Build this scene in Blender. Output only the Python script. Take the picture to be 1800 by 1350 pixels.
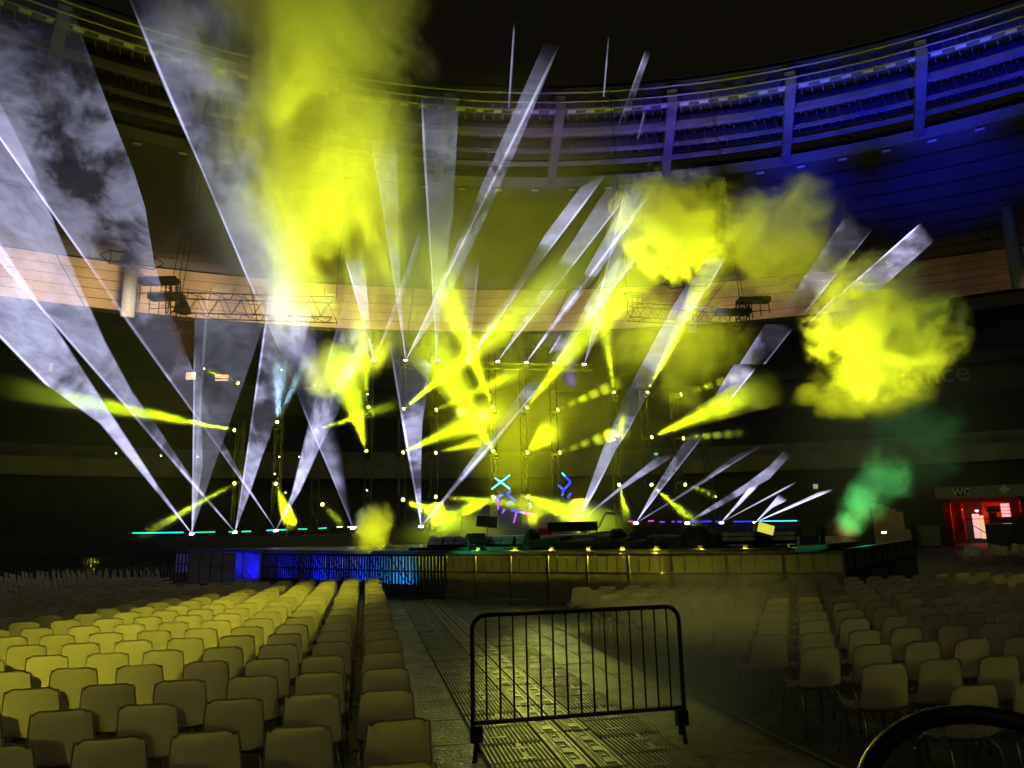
import bpy, bmesh, math, random
from mathutils import Vector, Matrix, noise as mnoise
rnd = random.Random(11)
S = bpy.context.scene
for o in list(bpy.data.objects): bpy.data.objects.remove(o)
COL = S.collection
R = math.radians
V = Vector

# ---------------------------------------------------------------- camera
PITCH, ROLL, FPX, EYE = R(11.2), R(1.2), 1300.0, 2.0
F_ = V((0, math.cos(PITCH), math.sin(PITCH))); U0 = V((0, -math.sin(PITCH), math.cos(PITCH))); R0 = V((1, 0, 0))
RT = R0*math.cos(ROLL) - U0*math.sin(ROLL); UP = U0*math.cos(ROLL) + R0*math.sin(ROLL)
cam = bpy.data.cameras.new('camera'); camo = bpy.data.objects.new('camera', cam); COL.objects.link(camo)
cam.sensor_width = 36; cam.lens = 36*FPX/1800; cam.clip_start = .05; cam.clip_end = 1000
camo.matrix_world = Matrix.Translation((0, 0, EYE)) @ Matrix((RT, UP, -F_)).transposed().to_4x4()
S.camera = camo
def ray(px, py): return F_ + RT*((px-900)/FPX) - UP*((py-675)/FPX)
def PY(px, py, Y):
    r = ray(px, py); return r*(Y/r.y) + V((0, 0, EYE))
def PZ(px, py, z):
    r = ray(px, py); return r*((z-EYE)/r.z) + V((0, 0, EYE))
def proj(p):
    d = V(p) - V((0, 0, EYE)); c = d.dot(F_)
    return (900 + FPX*d.dot(RT)/c, 675 - FPX*d.dot(UP)/c, c) if c > .2 else (-9999, -9999, -1)

# ---------------------------------------------------------------- world, light from the rest of the stadium, exposure
w = bpy.data.worlds.new('World'); S.world = w; w.use_nodes = True
w.node_tree.nodes['Background'].inputs[0].default_value = (.0042, .0034, .0016, 1)
w.node_tree.nodes['Background'].inputs[1].default_value = 1.0
sun = bpy.data.lights.new('stadium_glow', 'SUN'); sun.energy = .075; sun.angle = R(40); sun.color = (1, .9, .5)
so = bpy.data.objects.new('stadium_glow', sun); COL.objects.link(so)
so.rotation_euler = V((.25, .8, -.55)).to_track_quat('-Z', 'Y').to_euler()
S.view_settings.view_transform = 'Standard'; S.view_settings.look = 'None'
S.view_settings.exposure = 0; S.view_settings.gamma = 1; S.view_settings.use_curve_mapping = False
cy = S.cycles
cy.use_denoising = True; cy.volume_bounces = 0; cy.max_bounces = 5; cy.diffuse_bounces = 2; cy.glossy_bounces = 2
cy.transmission_bounces = 3; cy.transparent_max_bounces = 16; cy.use_light_tree = True; cy.sample_clamp_indirect = 3
cy.sample_clamp_direct = 0; cy.use_adaptive_sampling = False; cy.volume_max_steps = 256

YEL = (.86, .95, .006); GRN = (.10, .62, .13)
def lamp(loc, target, half, energy, color=YEL, blend=.5, radius=.12, fall=None, name='spot_light'):
    l = bpy.data.lights.new(name, 'SPOT'); o = bpy.data.objects.new(name, l); COL.objects.link(o)
    o.location = loc; o.rotation_euler = (V(target)-V(loc)).to_track_quat('-Z', 'Y').to_euler()
    l.spot_size = 2*half; l.spot_blend = blend; l.color = color; l.energy = energy; l.shadow_soft_size = radius
    return o

# ---------------------------------------------------------------- materials
_m = {}
def mat(name, col, rough=.6, metal=0, emit=0, ecol=None, bump=0, bscale=20, var=0, vscale=3, trans=0):
    if name in _m: return _m[name]
    m = bpy.data.materials.new(name); m.use_nodes = True; nt = m.node_tree; p = nt.nodes['Principled BSDF']; L = nt.links.new
    p.inputs['Base Color'].default_value = (*col, 1); p.inputs['Roughness'].default_value = rough; p.inputs['Metallic'].default_value = metal
    if emit:
        p.inputs['Emission Color'].default_value = (*(ecol or col), 1); p.inputs['Emission Strength'].default_value = emit
    if var or bump:
        tc = nt.nodes.new('ShaderNodeTexCoord')
        n = nt.nodes.new('ShaderNodeTexNoise'); n.inputs['Scale'].default_value = vscale; n.inputs['Detail'].default_value = 5
        L(tc.outputs['Object'], n.inputs['Vector'])
        if var:
            mr = nt.nodes.new('ShaderNodeMapRange'); mr.inputs['From Min'].default_value = .3; mr.inputs['From Max'].default_value = .7
            mr.inputs['To Min'].default_value = 1-var; mr.inputs['To Max'].default_value = 1+var*.6; L(n.outputs[0], mr.inputs['Value'])
            mx = nt.nodes.new('ShaderNodeVectorMath'); mx.operation = 'SCALE'; mx.inputs[0].default_value = col
            L(mr.outputs[0], mx.inputs['Scale']); L(mx.outputs[0], p.inputs['Base Color'])
            rr = nt.nodes.new('ShaderNodeMapRange'); rr.inputs['To Min'].default_value = max(.05, rough-.15); rr.inputs['To Max'].default_value = min(1, rough+.15)
            L(n.outputs[0], rr.inputs['Value']); L(rr.outputs[0], p.inputs['Roughness'])
        if bump:
            n2 = nt.nodes.new('ShaderNodeTexNoise'); n2.inputs['Scale'].default_value = bscale; n2.inputs['Detail'].default_value = 4
            L(tc.outputs['Object'], n2.inputs['Vector'])
            b = nt.nodes.new('ShaderNodeBump'); b.inputs['Strength'].default_value = bump; b.inputs['Distance'].default_value = .01
            L(n2.outputs[0], b.inputs['Height']); L(b.outputs[0], p.inputs['Normal'])
    if trans:
        tr = nt.nodes.new('ShaderNodeBsdfTranslucent'); tr.inputs[0].default_value = (*col, 1)
        mx = nt.nodes.new('ShaderNodeMixShader'); mx.inputs[0].default_value = trans
        L(p.outputs[0], mx.inputs[1]); L(tr.outputs[0], mx.inputs[2]); L(mx.outputs[0], nt.nodes['Material Output'].inputs['Surface'])
    _m[name] = m; return m
CHAIR = mat('ivory_plastic', (.52, .46, .32), .38, var=.10, vscale=4, trans=.36, bump=.08, bscale=120)
_nt = CHAIR.node_tree; _oi = _nt.nodes.new('ShaderNodeObjectInfo'); _r = _nt.nodes.new('ShaderNodeMapRange'); _r.inputs['To Min'].default_value = .82; _r.inputs['To Max'].default_value = 1.1
_nt.links.new(_oi.outputs['Random'], _r.inputs['Value']); _s = _nt.nodes.new('ShaderNodeVectorMath'); _s.operation = 'SCALE'; _p = _nt.nodes['Principled BSDF']; _src = _p.inputs['Base Color'].links[0].from_socket
_nt.links.new(_src, _s.inputs[0]); _nt.links.new(_r.outputs[0], _s.inputs['Scale']); _nt.links.new(_s.outputs[0], _p.inputs['Base Color'])
for _n in _nt.nodes:
    if _n.type == 'BSDF_TRANSLUCENT': _nt.links.new(_s.outputs[0], _n.inputs[0])
CHROME = mat('worn_chrome', (.5, .5, .48), .3, 1, var=.15)
STEEL = mat('galvanised_steel', (.30, .30, .28), .42, .75, var=.25, vscale=6)
DARKSTEEL = mat('dark_steel', (.05, .05, .048), .5, .6, var=.3, vscale=8)
BLACK = mat('black_paint', (.012, .012, .012), .55, var=.3)
BLACKCLOTH = mat('black_cloth', (.012, .012, .011), .9, bump=.3, bscale=8, var=.3)
RUBBER = mat('black_rubber', (.008, .008, .008), .5, bump=.15, bscale=60)
SHEET = mat('aluminium_sheet', (.34, .34, .31), .45, .35, var=.35, vscale=2.2, bump=.12, bscale=5)
SHEETD = mat('dull_aluminium_sheet', (.17, .17, .155), .5, .3, var=.4, vscale=2.0, bump=.12, bscale=5)
DECK = mat('stage_deck', (.03, .03, .03), .45, var=.4, vscale=1.2)
SKIRT = mat('stage_skirt', (.32, .32, .34), .7, var=.35, vscale=1.5)
STAND = mat('dark_seating', (.022, .021, .018), .8, var=.5, vscale=.25)
CONC = mat('stained_concrete', (.13, .12, .10), .8, var=.4, vscale=.6)
ROOFM = mat('roof_cladding', (.10, .10, .10), .7, var=.3, vscale=.12)
GLASSD = mat('dark_roof_glass', (.03, .03, .032), .35, var=.4, vscale=.1)
GIRD = mat('grey_girder_paint', (.13, .13, .13), .5, var=.3, vscale=.5)
TAN = mat('pale_timber_cladding', (.62, .44, .27), .7, var=.13, vscale=.7)
LENSY = mat('lit_yellow_lens', (.9, .9, .4), .3, emit=9, ecol=(1, .92, .14))
LENSW = mat('lit_white_lens', (.9, .9, 1), .3, emit=40, ecol=(.9, .92, 1))

# ---------------------------------------------------------------- mesh builder
class MB:
    def __init__(s): s.v = []; s.f = []; s.sm = []
    def add(s, vs, fs, smooth=False):
        k = len(s.v); s.v += [tuple(v) for v in vs]; s.f += [tuple(k+i for i in f) for f in fs]; s.sm += [smooth]*len(fs); return s
    def box(s, c, size, M=None):
        hx, hy, hz = size[0]/2, size[1]/2, size[2]/2; c = V(c)
        vs = [V((x, y, z)) for x in (-hx, hx) for y in (-hy, hy) for z in (-hz, hz)]
        if M: vs = [M @ v for v in vs]
        return s.add([c+v for v in vs], [(0, 1, 3, 2), (4, 6, 7, 5), (0, 4, 5, 1), (2, 3, 7, 6), (0, 2, 6, 4), (1, 5, 7, 3)])
    def path(s, pts, r, n=6, closed=False):
        pts = [V(p) for p in pts]; k = len(pts); rings = []; q0 = None
        for i, p in enumerate(pts):
            a = pts[i-1] if (i > 0 or closed) else pts[i]; b = pts[(i+1) % k] if (i < k-1 or closed) else pts[i]
            d = (b-a).normalized()
            up = q0 if q0 is not None else (V((0, 0, 1)) if abs(d.z) < .9 else V((1, 0, 0)))
            x = d.cross(up).normalized(); y = x.cross(d).normalized(); q0 = y
            rr = r[i] if isinstance(r, (list, tuple)) else r
            rings.append([p + x*rr*math.cos(t*math.tau/n) + y*rr*math.sin(t*math.tau/n) for t in range(n)])
        vs = [v for g in rings for v in g]; fs = []
        for i in range(k if closed else k-1):
            j = (i+1) % k
            for t in range(n): fs.append((i*n+t, i*n+(t+1) % n, j*n+(t+1) % n, j*n+t))
        if not closed: fs += [tuple(range(n))[::-1], tuple((k-1)*n+t for t in range(n))]
        return s.add(vs, fs, n > 5)
    def rod(s, a, b, r, n=5): return s.path([a, b], r, n)
    def beam(s, a, b, wd, ht):
        a, b = V(a), V(b); d = (b-a).normalized(); x = d.cross(V((0, 0, 1)))
        x = x.normalized() if x.length > .01 else V((1, 0, 0)); y = x.cross(d)
        vs = [p + x*sx*wd/2 + y*sy*ht/2 for p in (a, b) for sx, sy in ((-1, -1), (1, -1), (1, 1), (-1, 1))]
        return s.add(vs, [(0, 1, 2, 3), (4, 7, 6, 5), (0, 4, 5, 1), (1, 5, 6, 2), (2, 6, 7, 3), (3, 7, 4, 0)])
    def lathe(s, prof, n=12, M=None):
        vs = []; fs = []; k = len(prof)
        for r, z in prof:
            for t in range(n):
                v = V((r*math.cos(t*math.tau/n), r*math.sin(t*math.tau/n), z)); vs.append(M @ v if M else v)
        for i in range(k-1):
            for t in range(n): fs.append((i*n+t, i*n+(t+1) % n, (i+1)*n+(t+1) % n, (i+1)*n+t))
        fs += [tuple(range(n))[::-1], tuple((k-1)*n+t for t in range(n))]
        return s.add(vs, fs, True)
    def truss(s, a, b, wd=.5, r=.025, seg=None, tri=False):
        a, b = V(a), V(b); d = (b-a).normalized(); ln = (b-a).length
        up = V((0, 0, 1)) if abs(d.z) < .9 else V((0, 1, 0)); x = d.cross(up).normalized(); y = x.cross(d)
        cs = [(-1, -1), (1, -1), (1, 1), (-1, 1)]
        off = [x*cx*wd/2 + y*c_*wd/2 for cx, c_ in cs]
        for o in off: s.rod(a+o, b+o, r, 4)
        n = seg or max(2, int(ln/wd))
        for i in range(n):
            p, q = a+d*ln*i/n, a+d*ln*(i+1)/n
            for k in range(4):
                o1, o2 = off[k], off[(k+1) % 4]
                s.rod(p+o1, q+o2, r*.6, 3) if i % 2 else s.rod(p+o2, q+o1, r*.6, 3)
        return s
    def mesh(s, name, m):
        me = bpy.data.meshes.new(name); me.from_pydata(s.v, [], s.f); me.materials.append(m)
        me.polygons.foreach_set('use_smooth', s.sm); me.update(); return me
    def build(s, name, m, parent=None, loc=None):
        o = bpy.data.objects.new(name, s.mesh(name, m)); COL.objects.link(o)
        if parent: o.parent = parent
        if loc is not None: o.location = loc
        return o
def link(name, me, parent=None, loc=None, rz=None):
    o = bpy.data.objects.new(name, me); COL.objects.link(o)
    if parent: o.parent = parent
    if loc is not None: o.location = loc
    if rz is not None: o.rotation_euler[2] = rz
    return o
def tag(o, label=None, cat=None, group=None, kind=None):
    if label: o['label'] = label
    if cat: o['category'] = cat
    if group: o['group'] = group
    if kind: o['kind'] = kind
    return o
def empty(name, loc, label, cat, group=None, rz=0):
    o = bpy.data.objects.new(name, None); COL.objects.link(o); o.location = loc; o.rotation_euler[2] = rz; o.empty_display_size = .1
    return tag(o, label, cat, group)
def copy_tree(o, parent=None):
    c = o.copy(); COL.objects.link(c)
    if parent: c.parent = parent
    for ch in list(o.children): copy_tree(ch, c)
    return c
ORD = ('zeroth first second third fourth fifth sixth seventh eighth ninth tenth eleventh twelfth thirteenth fourteenth fifteenth sixteenth seventeenth eighteenth nineteenth twentieth twenty-first twenty-second twenty-third').split()

# aisle frame: the seating runs parallel to the aisle, which points a little left of the camera axis
AZ = .195; CA, SA = math.cos(AZ), math.sin(AZ)
def A(lat, al, z=0): return V((lat*CA - al*SA, lat*SA + al*CA, z))

# ================================================================= GROUND
g = MB(); g.add([(-260, -120, 0), (260, -120, 0), (260, 260, 0), (-260, 260, 0)], [(0, 1, 2, 3)])
tag(g.build('ground', mat('dark_floor_cover', (.055, .053, .04), .6, var=.4, vscale=.7, bump=.3, bscale=9)), kind='structure')

def tile_material():
    m = bpy.data.materials.new('embossed_floor_tile'); m.use_nodes = True; nt = m.node_tree; p = nt.nodes['Principled BSDF']; L = nt.links.new
    geo = nt.nodes.new('ShaderNodeNewGeometry'); v = nt.nodes.new('ShaderNodeTexVoronoi'); v.inputs['Scale'].default_value = 9; v.feature = 'DISTANCE_TO_EDGE'
    wv = nt.nodes.new('ShaderNodeTexVoronoi'); wv.inputs['Scale'].default_value = 23; wv.distance = 'MANHATTAN'
    n = nt.nodes.new('ShaderNodeTexNoise'); n.inputs['Scale'].default_value = 2.2; n.inputs['Detail'].default_value = 7
    for t in (v, wv, n): L(geo.outputs['Position'], t.inputs['Vector'])
    mr = nt.nodes.new('ShaderNodeMapRange'); mr.inputs['From Max'].default_value = .08; L(v.outputs['Distance'], mr.inputs['Value'])
    ad = nt.nodes.new('ShaderNodeMath'); ad.operation = 'ADD'; L(mr.outputs[0], ad.inputs[0]); L(wv.outputs['Distance'], ad.inputs[1])
    b = nt.nodes.new('ShaderNodeBump'); b.inputs['Strength'].default_value = .7; b.inputs['Distance'].default_value = .012; L(ad.outputs[0], b.inputs['Height']); L(b.outputs[0], p.inputs['Normal'])
    cr = nt.nodes.new('ShaderNodeMapRange'); cr.inputs['From Min'].default_value = .3; cr.inputs['From Max'].default_value = .7; cr.inputs['To Min'].default_value = .35; cr.inputs['To Max'].default_value = 1.3
    L(n.outputs[0], cr.inputs['Value']); sc = nt.nodes.new('ShaderNodeVectorMath'); sc.operation = 'SCALE'; sc.inputs[0].default_value = (.15, .145, .105)
    L(cr.outputs[0], sc.inputs['Scale']); L(sc.outputs[0], p.inputs['Base Color']); p.inputs['Roughness'].default_value = .5
    return m
TILE = tile_material()
fl = tag(bpy.data.objects.new('floor_covering', None), kind='structure'); COL.objects.link(fl); fl.location = A(0, 0, 0); fl.rotation_euler[2] = AZ
tm = {}
for (la, lb, stp) in ((-.32, 1.05, .685), (2.87, 3.84, .485)):
    for i in range(2):
        me = MB().box((0, 0, .008), (stp-.012, .936, .016)).mesh('floor_tile', TILE)
        for k in range(21):
            o = link('floor_tile', me, fl, (la+stp*(i+.5), 4.2+.95*k, rnd.uniform(0, .004))); o.rotation_euler = (rnd.uniform(-.004, .004), rnd.uniform(-.006, .006), rnd.uniform(-.006, .006))
me = MB().box((0, 0, .006), (1.48, .936, .012)).mesh('floor_tile', TILE)
for k in range(14):
    for i in range(3): link('floor_tile', me, fl, (3.9+1.5*(i+.5), 2.6+.95*k, rnd.uniform(0, .003)))
cab = MB(); cab.path([A(3.87+.015*math.sin(i*1.7), 3+i*.6, .024) for i in range(29)], .014, 5)
tag(cab.build('floor_cable', mat('pale_cable', (.3, .3, .2), .5)), 'thin pale cable lying straight along the floor beside the right chairs', 'cable')

# aluminium trackway panels down the aisle: ribbed outer lanes and studded middle lanes
TRK = mat('worn_trackway_aluminium', (.30, .295, .23), .5, .2, var=.45, vscale=7, bump=.15, bscale=40)
tw = tag(bpy.data.objects.new('aisle_trackway', None), kind='structure'); COL.objects.link(tw); tw.rotation_euler[2] = AZ
TRKB = mat('dark_trackway_base', (.03, .03, .024), .7, var=.4, vscale=6)  # base plates are darker than the ribs on them
def two(b, nm):
    me = b.mesh(nm, TRK); me.materials.append(TRKB)
    for p in list(me.polygons)[:6]: p.material_index = 1
    return me
def ribbed(wd, ln, n):
    b = MB().box((0, 0, .012), (wd, ln, .012))
    for i in range(n):
        x = -wd/2 + wd*(i+.5)/n; rw = wd/n*.24
        for s0, s1 in ((-ln/2+.02, -.02), (.02, ln/2-.02)):
            b.add([(x-rw, s0, .0185), (x+rw, s0, .0185), (x+rw*.7, s0, .034), (x-rw*.7, s0, .034), (x-rw, s1, .0185), (x+rw, s1, .0185), (x+rw*.7, s1, .034), (x-rw*.7, s1, .034)],
                  [(0, 1, 2, 3), (4, 7, 6, 5), (3, 2, 6, 7), (0, 3, 7, 4), (1, 5, 6, 2)])
    for yy in (-ln*.31, ln*.08, ln*.36): b.box((wd*.1*(1 if yy > 0 else -1.4), yy, .033), (wd*.26, .05, .006)); b.box((wd*.1*(1 if yy > 0 else -1.4), yy+.11, .033), (wd*.05, .13, .006))
    return two(b, 'ribbed_panel')
def studded(wd, ln):
    b = MB().box((0, 0, .012), (wd, ln, .012))
    for x in (-wd/2+.02, wd/2-.02, -wd/2+.07, wd/2-.07): b.box((x, 0, .022), (.022, ln-.02, .014))
    for i in range(-3, 4): b.box((i*wd/9.5, 0, .02), (.012, ln-.04, .008))
    for yy in (-ln*.36, -ln*.06, ln*.24): b.box((0, yy, .028), (wd*.34, .13, .012)); b.box((0, yy+.15, .028), (wd*.16, .05, .01))
    return two(b, 'studded_panel')
rp, rq, sp_ = ribbed(.60, 1.16, 15), ribbed(.62, 1.16, 15), studded(.26, 1.16)
for k in range(17):
    y0 = 3.2+1.19*k
    for me, x in ((rp, 1.37), (sp_, 1.82), (sp_, 2.10), (rq, 2.55)):
        link(me.name.split('.')[0], me, tw, (x, y0+(.3 if x > 1.6 and x < 2.2 else 0), rnd.uniform(.0, .004))).rotation_euler = (rnd.uniform(-.004, .004), rnd.uniform(-.008, .008), rnd.uniform(-.004, .004))

# ================================================================= STADIUM (ring centre fitted from the roof edge)
CX, CY = 6.2, -1.1
def ring(R_, az, z, c=(CX, CY)): return V((c[0]+R_*math.sin(az), c[1]+R_*math.cos(az), z))
def ringband(pro, a0=-1.75, a1=1.75, n=70):
    b = MB(); k = len(pro)
    vs = [ring(p[0], a0+(a1-a0)*i/n, p[1], p[2] if len(p) > 2 else (CX, CY)) for i in range(n+1) for p in pro]
    fs = [(i*k+j, i*k+j+1, (i+1)*k+j+1, (i+1)*k+j) for i in range(n) for j in range(k-1)]
    return b.add(vs, fs, False)
CT, CB = (9.5, -24.9), (6.15, -11.4)
RI, RO = 68.7, 85.0
roof = empty('stadium_roof', (CX, CY+70, 44), 'huge curved stadium roof ring with exposed blue lit girders under dark glass', 'roof')
def rel(b): b.v = [tuple(V(v)-V(roof.location)) for v in b.v]; return b
rel(ringband([(RI+.8, 46.3), (RO, 46.6), (RO, 46.9), (RI+.8, 46.6)])).build('glass_deck', GLASSD, roof)
rel(ringband([(RO-.2, 44.2), (RO+.4, 43.2)])).build('ring_fascia', ROOFM, roof)
# outer roof underside, in rings with narrow open joints between them
NR = 9
for i in range(NR):
    t0, t1 = i/NR+.004, (i+1)/NR-.004
    def q(t): return ((RO+.4)*(1-t)+139.6*t, 43.4*(1-t)+40.3*t, (CX*(1-t)+CT[0]*t, CY*(1-t)+CT[1]*t))
    a, b2 = q(t0), q(t1)
    rel(ringband([a, b2, (b2[0], b2[1]+.3, b2[2]), (a[0], a[1]+.3, a[2])])).build('soffit_ring', ROOFM, roof)
rel(ringband([(RO+.2, 45.0), (140, 42)])).build('roof_deck', BLACK, roof)
for rr, zz, wd, ht in ((RI+1.9, 44.2, .3, .3), (RI+5.6, 44.1, .7, .6), (RI+9.6, 44.1, .32, .4), (RI+12.8, 44.2, .45, .4)):
    b = MB(); n = 66
    for i in range(n):
        a0 = -1.3+2.6*i/n; a1 = -1.3+2.6*(i+1)/n
        b.beam(ring(rr, a0, zz), ring(rr, a1, zz), wd, ht)
    rel(b).build('ring_beam', GIRD, roof)
for rr, zz in ((RI, 44.2), (RI+.35, 43.6), (RI+.1, 45.3)):
    b = MB()
    for i in range(90): b.rod(ring(rr, -1.3+2.6*i/90, zz), ring(rr, -1.3+2.6*(i+1)/90, zz), .1, 4)
    rel(b).build('rim_rail', GIRD, roof)
gd = MB().box((0, 8.3, -.2), (.95, 16.4, 1.5)).mesh('girder', GIRD)
for i in range(-7, 8):
    az = R(-.6+9.3*i); o = link('girder', gd, roof, ring(RI, az, 44.4)-V(roof.location), -az)
# louvred light blocks between the rim rails
lv = MB()
for k in range(4): lv.box((0, .25*k, -.02+.06*k), (.85, .16, .1), Matrix.Rotation(.5, 3, 'X'))
lvm = lv.mesh('rim_louvre', mat('louvre_paint', (.36, .36, .38), .4))
for i in range(-34, 35):
    az = R(1.55*i+.4); link('rim_louvre', lvm, roof, ring(RI+.7, az, 43.75)-V(roof.location), -az)
for i in range(-16, 17):
    az = R(3.0*i+1.1); link('soffit_lamp', lvm, roof, ring(RO+.6, az, 43.0)-V(roof.location), -az)
hb = MB()
for i in range(-85, 86):
    az = R(.78*i)
    for r0 in (RI+2.6, RI+6.4, RI+10.3): hb.rod(ring(r0, az, 45.9), ring(r0+2.3, az+.006, 45.1), .05, 3)
tag(rel(hb).build('hanger_rods', GIRD, roof), kind='stuff')

stand = empty('grandstand', (0, 95, 0), 'dark stadium grandstand behind the stage with a pale lit timber band on top', 'grandstand')
def srel(b): b.v = [tuple(V(v)-V(stand.location)) for v in b.v]; return b
# pale cladding: five boards high, split by vertical joints
def cl(t, az):
    c = (CB[0]*(1-t)+CT[0]*t, CB[1]*(1-t)+CT[1]*t); return ring(125.1*(1-t)+139.6*t, az, 33*(1-t)+40.2*t, c)
NS = 14
for j in range(NS):
    a0 = -1.25+2.5*j/NS+.0006; a1 = -1.25+2.5*(j+1)/NS-.0006
    for r_ in range(5):
        t0, t1 = r_/5+.008, (r_+1)/5-.008; b = MB()
        m_ = 6
        out = [V((math.sin(a), math.cos(a), 0))*.25 for a in [a0+(a1-a0)*i/m_ for i in range(m_+1)]]
        vs = []
        for i in range(m_+1):
            a = a0+(a1-a0)*i/m_; vs += [cl(t0, a), cl(t1, a), cl(t1, a)+out[i], cl(t0, a)+out[i]]
        fs = [(i*4+k, i*4+(k+1) % 4, (i+1)*4+(k+1) % 4, (i+1)*4+k) for i in range(m_) for k in range(4)]
        fs += [(0, 3, 2, 1), (m_*4, m_*4+1, m_*4+2, m_*4+3)]
        b.add(vs, fs); srel(b).build('cladding_panel', TAN, stand)
srel(ringband([(125.6, 32.6, CB), (140.4, 40.4, CT), (141, 40.4, CT)])).build('backing_wall', BLACK, stand)
# seating tiers as real steps
def tier(R0_, z0, R1_, z1, n, name):
    pro = []
    for i in range(n):
        ra, rb = R0_+(R1_-R0_)*i/n, R0_+(R1_-R0_)*(i+1)/n; za, zb = z0+(z1-z0)*i/n, z0+(z1-z0)*(i+1)/n
        pro += [(ra, za), (rb, za), (rb, zb)]
    srel(ringband(pro, n=60)).build(name, STAND, stand)
tier(100, 21.5, 124, 32.6, 22, 'upper_tier')
tier(84, 10.6, 101, 17, 14, 'middle_tier')
srel(ringband([(100, 20.4), (99.6, 20.4), (99.6, 21.6), (100.2, 21.6)])).build('upper_parapet', BLACK, stand)
srel(ringband([(76.2, 7.2), (75.8, 7.2), (75.8, 8.7), (84, 8.7), (84, 10.6)])).build('concourse_ledge', CONC, stand)
srel(ringband([(76.2, 7.2), (79, 7.2), (79, 0)])).build('concourse_wall', mat('dark_concourse', (.05, .047, .04), .8, var=.4, vscale=.4), stand)
srel(ringband([(101, 17), (101, 21)])).build('suite_wall', mat('dark_suite_glass', (.03, .03, .03), .3), stand)
for (px, r_) in ((228, 111), (1212, 111), (1775, 108)):
    az = math.atan2(*(lambda p: (p.x-CX, p.y-CY))(PZ(px, 480, 38)))
    b = MB().rod(ring(r_, az, 30.8), ring(r_, az, 42), .85, 14); srel(b).build('roof_column', mat('column_paint', (.3, .3, .31), .6, var=.2), stand)
    ax = V((math.cos(az), -math.sin(az), 0)); c0 = ring(r_-1, az, 38.3)
    for s in (-1, 1):
        b = MB(); b.path([c0+ax*s*1.0+V((0, 0, .9)), c0+ax*s*2.6+V((0, 0, 1)), c0+ax*s*3.8+V((0, 0, .2)), c0+ax*s*2.6+V((0, 0, -.8)), c0+ax*s*1.0+V((0, 0, -.7))], .09, 4)
        b.rod(c0+ax*s*2.6+V((0, 0, 1)), c0+ax*s*2.6+V((0, 0, -.8)), .07, 4)
        srel(b).build('bracket', DARKSTEEL, stand)
def text(body, name, loc, size, face_az, m, parent, extrude=.04):
    cu = bpy.data.curves.new(name, 'FONT'); cu.body = body; cu.size = size; cu.extrude = extrude; cu.align_x = 'CENTER'; cu.align_y = 'CENTER'
    o = bpy.data.objects.new(name, cu); COL.objects.link(o); me = bpy.data.meshes.new_from_object(o); bpy.data.objects.remove(o)
    me.materials.clear(); me.materials.append(m); t = link(name, me, parent, V(loc)-(V(parent.location) if parent else V()))
    t.rotation_euler = (R(90), 0, -face_az); return t
# lettering on the suite band at the right: only "france" can be read in part
LET = mat('grey_letter_paint', (.2, .2, .2), .5)
pt = PZ(1650, 617, 18.6); az = math.atan2(pt.x-CX, pt.y-CY); text('france', 'lettering', ring(98.4, az, 19.2), 3.3, az, LET, stand)
# far lit windows and signs in the stands
WINO = mat('warm_lit_window', (.8, .5, .3), .4, emit=1.1, ecol=(1, .45, .22)); WINW = mat('pale_lit_window', (.8, .7, .6), .4, emit=.9, ecol=(1, .75, .5)); WINB = mat('bright_lit_window', (1, 1, 1), .4, emit=9, ecol=(1, .95, .85))
DIMGLOW = mat('dim_pale_emission', (.6, .55, .5), .5, emit=.33, ecol=(1, .8, .62)); GREENS = mat('exit_sign_green', (.1, .6, .3), .5, emit=.5, ecol=(.25, 1, .6))
def far_panel(px0, py0, px1, py1, Y, m, name, depth=.3):
    a, b = PY(px0, py0, Y), PY(px1, py1, Y); c = (a+b)/2
    MB().box((0, 0, 0), (abs(b.x-a.x), depth, abs(a.z-b.z))).build(name, m, stand, c-V(stand.location))
for k in range(2): far_panel(328+9*k, 655, 334+9*k, 667, 84, WINO, 'lit_window')
far_panel(338, 655, 341, 659, 83.6, WINB, 'lit_window')
for k in range(5): far_panel(379+4.6*k, 659, 382.6+4.6*k, 664, 84, WINO, 'lit_window'); far_panel(379+4.6*k, 667, 381.6+4.6*k, 669, 84, WINW, 'lit_window')
for k in range(4): far_panel(332+3.6*k, 738.5, 335+3.6*k, 742, 82, WINO, 'lit_window')
for k in range(4): far_panel(14+5.2*k, 845, 18+5.2*k, 850, 70, DIMGLOW, 'lit_window')
for k in range(4): far_panel(12, 851+6.4*k, 20, 856+6.4*k, 70, DIMGLOW, 'lit_window')
far_panel(1430, 851, 1437, 859, 74, DIMGLOW, 'wall_sign'); far_panel(1345, 851, 1361, 862, 78, mat('dim_board', (.2, .18, .15), .6, emit=.05), 'wall_sign')
far_panel(1150, 796, 1156, 800, 78, GREENS, 'exit_sign'); far_panel(1680, 548, 1695, 584, 95, mat('dim_grey_board', (.4, .4, .4), .6, emit=.015), 'wall_sign')
for k in range(5): far_panel(1189+7.5*k, 856+k*.4, 1194.5+7.5*k, 864+k*.4, 79, mat('dim_window', (.2, .14, .1), .5, emit=.12, ecol=(1, .55, .35)), 'lit_window')
for (x, y) in ((84, 897+0),): pass
for px in (84, 141, 185): # thin poles in the concourse, their paleness put in as emission
    a = PY(px, 877, 69); b = PY(px, 846, 69); srel(MB().rod(a, b, .06, 5)).build('pole', DIMGLOW, stand)

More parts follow.
